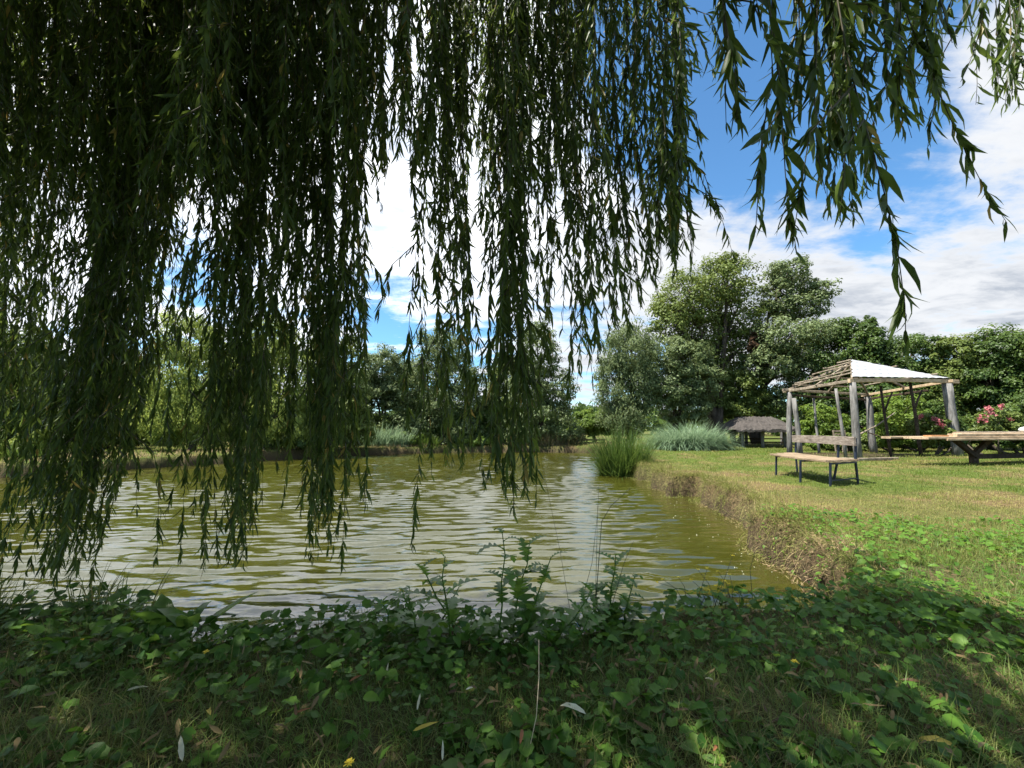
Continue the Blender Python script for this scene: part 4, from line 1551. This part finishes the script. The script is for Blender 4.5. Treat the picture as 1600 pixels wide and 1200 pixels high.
# dry stalks standing against the water
for i, (pts, Y0, rad, mt, lb) in enumerate([
        ([(842, 1000), (842, 1060), (838, 1120), (822, 1195)], None, 0.0022, 'straw', "long pale grass stalk leaning through the middle of the foreground"),
        ([(905, 955), (925, 880), (934, 800), (936, 755)], 2.45, 0.0014, 'stalk', "thin dark stalk curving left of the smaller thistle"),
        ([(930, 955), (932, 870), (934, 790)], 2.4, 0.0016, 'stalk', "straight thin dark stalk beside the smaller thistle"),
        ([(955, 950), (975, 880), (990, 845)], 2.42, 0.0016, 'stalk', "short dark stalk leaning right from the smaller thistle"),
        ([(890, 950), (875, 860), (850, 740), (846, 720)], 2.5, 0.0012, 'stalk', "tallest hair thin stalk left of the smaller thistle"),
        ([(940, 815), (955, 790), (985, 763)], 2.4, 0.0022, 'stalk', "dark curved seed stalk leaning over the water"),
        ([(1176, 940), (1172, 890), (1180, 860), (1200, 842)], 2.75, 0.0018, 'stalk', "dark bent twig standing by the hawkweed")]):
    if Y0 is not None:
        Y0 = shore_y(at(pts[0][0], 950, 2.5)[0], 0.12)
    if Y0 is None:
        P = [onz(px, py, 0.12 - 0.02 * k) for k, (px, py) in enumerate(pts)]
        P[-1] = onz(822, 1195, 0.0)
    else:
        P = [at(px, py, Y0) for px, py in pts]
        if pts[0][1] < 900:
            P = [at(930, 955, Y0)] + P
    mb = MB()
    mb.tube(P, np.linspace(rad, rad * 0.5, len(P)), 6)
    tag(mb.build("grass_stalk", M[mt]), lb, "stalk", group="bare stalks on the near bank")

# fallen leaves
fl = [(605, 1045, 0.055, 'fallen_pale', 1.5, "upright cream leaf standing in the foreground grass"),
      (655, 1092, 0.06, 'fallen_pale', 1.4, "cream leaf on edge right below the upright one"),
      (325, 1105, 0.10, 'fallen_yellow', 2.2, "curled yellowish leaf in the left foreground"),
      (283, 1172, 0.11, 'fallen_pale', 2.1, "largest whitish leaf at the lower left"),
      (212, 1073, 0.07, 'fallen_pale', 0.4, "thin cream leaf lying flat among round leaves"),
      (735, 1073, 0.05, 'fallen_pale', 0.6, "small grey cream leaf near the middle"),
      (662, 1134, 0.085, 'fallen_yellow', 0.3, "bright yellow curled leaf low in the middle"),
      (898, 1102, 0.12, 'fallen_pale', 2.4, "long grey cream willow leaf right of the pale stalk"),
      (1108, 1058, 0.05, 'fallen_pale', 2.2, "small white leaf in the shaded grass right of centre"),
      (692, 1170, 0.05, 'fallen_pale', 1.6, "small cream leaf upright near the bottom edge"),
      (555, 1058, 0.07, 'fallen_brown', 0.9, "rust brown leaf in the dry grass"),
      (1465, 1150, 0.13, 'fallen_yellow', 2.3, "long straw coloured leaf at the lower right"),
      (470, 1110, 0.06, 'fallen_brown', 0.3, "brown leaf flat in the dry grass left of centre"),
      (815, 1150, 0.08, 'fallen_brown', 1.4, "reddish brown leaf beside the pale stalk's foot"),
      (1120, 1165, 0.06, 'fallen_brown', 0.8, "reddish leaf deep in the right grass")]
for i, (px, py, ln, mt, yaw, lb) in enumerate(fl):
    c = onz(px, py, 0.055)
    d = np.array([[cos(yaw), sin(yaw) * 0.6, 0.35 if 'upright' not in lb and 'edge' not in lb else 1.2]])
    mb = MB()
    tp = lance_tpl([(0, 0), (0.12, 0.05), (0.38, 0.075), (0.7, 0.055), (1, 0)], (0.6, 1.2, 1.8)[i % 3], 0.45, 0.6)
    mb.inst(tp, [c - d[0] * ln * 0.4], basis(d, np.array([[0.2, -0.6, 0.8]])), np.array([ln]), np.array([rng.random()]))
    tag(mb.build("fallen_leaf", M[mt]), lb, "leaf", group="fallen leaves in the foreground")

# ------------------------------------------------------------------ the great weeping willow overhead
wt = thing("weeping_willow", "great weeping willow overhead, its branches hanging down across the view", "tree", (-1.6, -2.2, 0))
tb_ = MB()
base = np.array([-1.6, -2.2, -0.2])
tb_.tube([base, base + (0.05, 0.05, 1.0), base + (0.1, 0.15, 2.2), base + (0.25, 0.35, 3.6)], [0.52, 0.42, 0.38, 0.34], 16, wob=0.07)
tb_.build("trunk", M['bark'], wt)
head = base + np.array([0.25, 0.35, 3.5])


def strand(mb, pts, r, leaf_len=0.085, gap=0.021, twig=True, dens=1.0):
    pts = np.asarray(pts, float)
    seg = np.linalg.norm(np.diff(pts, axis=0), axis=1)
    cum = np.concatenate([[0], np.cumsum(seg)])
    L = cum[-1]
    mb.tube(pts, np.linspace(0.0028, 0.0008, len(pts)), 4, mat=1)
    m = max(3, int(L / gap * dens))
    sgm = np.sort(r.uniform(0, L, m))
    P = np.stack([np.interp(sgm, cum, pts[:, k]) for k in range(3)], -1)
    P2 = np.stack([np.interp(np.minimum(sgm + 0.02, L + 0.02), np.append(cum, L + 0.02),
                             np.append(pts[:, k], pts[-1, k] + (pts[-1, k] - pts[-2, k]) / (seg[-1] + 1e-9) * 0.02)) for k in range(3)], -1)
    t = unit(P2 - P)
    rad = unit(np.cross(t, rand_dir(m, r)))
    al = r.uniform(0.12, 0.85, m)
    D = unit(t * np.cos(al)[:, None] + rad * np.sin(al)[:, None] + np.array([0, 0, -0.35]))
    N = unit(rad + 0.7 * rand_dir(m, r))
    R = basis(D, N)
    size = leaf_len * r.uniform(0.6, 1.25, m) * np.clip(0.55 + (L - sgm) / 0.25, 0, 1)
    wd = size * r.uniform(0.7, 1.0, m)
    tint = np.clip(r.beta(2, 3.2, m), 0, 0.84)
    tint = np.where(r.random(m) < 0.02, 1.0, tint)
    pk = r.integers(0, 4, m)
    for i, tp in enumerate(willow_tpls):
        mk = pk == i
        mb.inst(tp, P[mk], R[mk], np.stack([wd[mk], size[mk], size[mk]], -1), tint[mk], mat=0)
    if twig and L > 0.5:
        for _ in range(r.poisson(L * 1.5)):
            f = r.uniform(0.1, 0.85) * L
            p = np.array([np.interp(f, cum, pts[:, k]) for k in range(3)])
            ln = r.uniform(0.15, 0.45)
            o_ = rand_dir(1, r)[0] * np.array([1, 1, 0.2])
            q = [p, p + o_ * 0.10 * ln / 0.3 + np.array([0, 0, -ln * 0.35]), p + o_ * 0.15 * ln / 0.3 + np.array([0, 0, -ln])]
            strand(mb, q, r, leaf_len * 0.92, gap, False, dens)


# (x at the picture top, x of the tip, y of the tip, distance, strands, spread, leaf scale)
bundles = [
    (40, -40, 760, 2.9, 12, 44, 1), (130, 28, 800, 2.8, 20, 40, 1), (250, 72, 935, 2.7, 40, 42, 1), (310, 150, 700, 2.8, 16, 36, 1), (280, 112, 850, 2.75, 16, 30, 1),
    (350, 272, 880, 2.6, 4, 10, 1), (425, 362, 895, 2.6, 28, 26, 1), (380, 325, 700, 2.6, 10, 22, 1), (470, 428, 800, 2.5, 2, 8, 1), (530, 492, 885, 2.4, 20, 30, 1),
    (560, 545, 795, 2.4, 12, 16, 1), (500, 470, 700, 2.5, 8, 20, 1),
    (640, 649, 865, 1.9, 1, 4, 1), (700, 714, 755, 2.2, 9, 16, 1), (690, 655, 740, 2.2, 2, 8, 1), (790, 798, 790, 2.1, 20, 24, 1), (820, 828, 805, 2.0, 3, 10, 1),
    (850, 848, 640, 2.1, 5, 16, 1), (900, 908, 640, 2.1, 9, 18, 1), (945, 958, 530, 2.1, 9, 20, 1), (990, 1000, 480, 2.1, 7, 18, 1), (1050, 1060, 440, 1.9, 18, 18, 1),
    (1148, 1160, 205, 1.1, 4, 24, 1.05), (1185, 1262, 388, 1.05, 1, 6, 1.1), (1205, 1222, 215, 1.1, 4, 30, 1.0), (1300, 1312, 325, 1.15, 6, 30, 1), (1310, 1322, 230, 1.15, 4, 40, 1),
    (1300, 1405, 565, 1.1, 1, 3, 1.0), (1400, 1600, 345, 1.1, 1, 8, 1.05), (1425, 1432, 215, 1.15, 5, 26, 1), (1475, 1470, 130, 1.2, 4, 40, 1), (1565, 1575, 165, 1.6, 9, 40, .95),
    (1270, 1380, 270, 1.12, 1, 8, 1.05),
]
wrg = np.random.default_rng(2024)
limb_anchor = []


def hang(name_bundle, xt, xb, yb, Y, ns, spread, ls, jit=0.12, zmin=0.10):
    mb = MB()
    anchors = []
    for k in range(ns):
        yy = Y * (1 + wrg.normal(0, jit * 0.6))
        dx = wrg.normal(0, spread * 0.75)
        ybk = yb - abs(wrg.normal(0, 0.095 * (yb + 60))) * (k > 0)
        a = at(xt + dx * 1.1, -70, yy)
        e = at(xb + dx * (0.72 if xb != xt else 1), ybk, yy)
        # the twig leaves the bough sideways, then falls with a slow sway
        m = 9
        f = np.linspace(0, 1, m)
        pts = a + (e - a) * f[:, None]
        bend = (e - a)[0]
        pts[:, 0] = a[0] + bend * f ** (1.0 if abs(bend) < 0.08 else 1.7)
        ph = wrg.uniform(0, 6)
        sway = 0.03 * np.linalg.norm(e - a)
        pts[:, 0] += sway * np.sin(f * 4.5 + ph) * f
        pts[:, 1] += sway * np.cos(f * 3.7 + ph * 1.7) * f
        top = a + np.array([-0.1 * np.sign(a[0] + 1.6), -0.45, 0.30])
        pts = np.concatenate([[top], pts])
        pts[:, 2] = np.maximum(pts[:, 2], zmin)
        anchors.append(top)
        strand(mb, pts, wrg, 0.088 * ls, 0.0168)
    mb.build("hanging_branch", [M['willow'], M['twig']], wt)
    return np.mean(anchors, axis=0)


for b_ in bundles:
    limb_anchor.append(hang("b", *b_))
# the thick upper curtain
groups = []
for gi in range(36):
    u = gi / 35
    xt = -90 + 1010 * u
    yb = 270 + 70 * sin(gi * 1.7) + (45 if u < 0.55 else 0) + wrg.uniform(-70, 60)
    nn = 14 if u < 0.6 else 8
    Yd = wrg.uniform(1.8, 3.0)
    limb_anchor.append(hang("c", xt, xt - 30 * (1 - u), yb, Yd, nn, 34, 1.0, 0.2))
# limbs that carry the hanging branches
order = sorted(range(len(limb_anchor)), key=lambda i: limb_anchor[i][0])
for part in np.array_split(np.array(order), 9):
    cen = np.mean([limb_anchor[i] for i in part], axis=0)
    tip = cen + np.array([0, -0.25, 0.45])
    m1 = head * 0.65 + tip * 0.35 + np.array([wrg.normal(0, 0.12), wrg.normal(0, 0.12), 0.75])
    m2 = head * 0.3 + tip * 0.7 + np.array([wrg.normal(0, 0.12), wrg.normal(0, 0.1), 0.65])
    tb_ = MB()
    tb_.tube([head, m1, m2, tip], [0.15, 0.11, 0.075, 0.03], 9, wob=0.06)
    for i in part:
        a = limb_anchor[i]
        st = [m1 * 0.3 + m2 * 0.7, m2, m2 * 0.5 + tip * 0.5][i % 3]
        md = st * 0.45 + a * 0.55 + np.array([wrg.normal(0, 0.06), wrg.normal(0, 0.06), 0.22])
        tb_.tube([st, md, a], [0.038, 0.024, 0.010], 6, wob=0.05)
    tb_.build("limb", M['bark'], wt)
# unseen upper crown over and behind the camera, density shaped for the shade
cr = np.random.default_rng(55)
n = 84000
a = cr.uniform(0, 2 * pi, n)
q = np.sqrt(cr.random(n)) * cr.uniform(0.86, 1.06, n)
X = -4.1 + np.cos(a) * q * 5.3
Y = -1.6 + np.sin(a) * q * 4.1
Zc = 4.3 + 2.6 * (1 - q ** 2) * cr.random(n) + cr.normal(0, 0.25, n)
lim = EYE + 1.02 * np.maximum(Y, 0) * np.hypot(1, 0) + 0.35
ok = (Zc > lim) & (cr.random(n) < np.where(X < -2.4, 1.0, np.where((Y > 0.9) & (X < -0.8), 0.75, 0.16)))
P = np.stack([X, Y, Zc], -1)[ok]
n = len(P)
D = unit(rand_dir(n, cr) * 0.7 + np.array([0, 0, -0.8]))
mb = MB()
sz = cr.uniform(0.10, 0.2, n)
mb.inst(willow_tpls[0], P, basis(D, rand_dir(n, cr)), np.stack([sz * 1.7, sz, sz], -1), np.clip(cr.beta(2, 3, n), 0, 0.84))
mb.build("crown", M['willow'], wt)
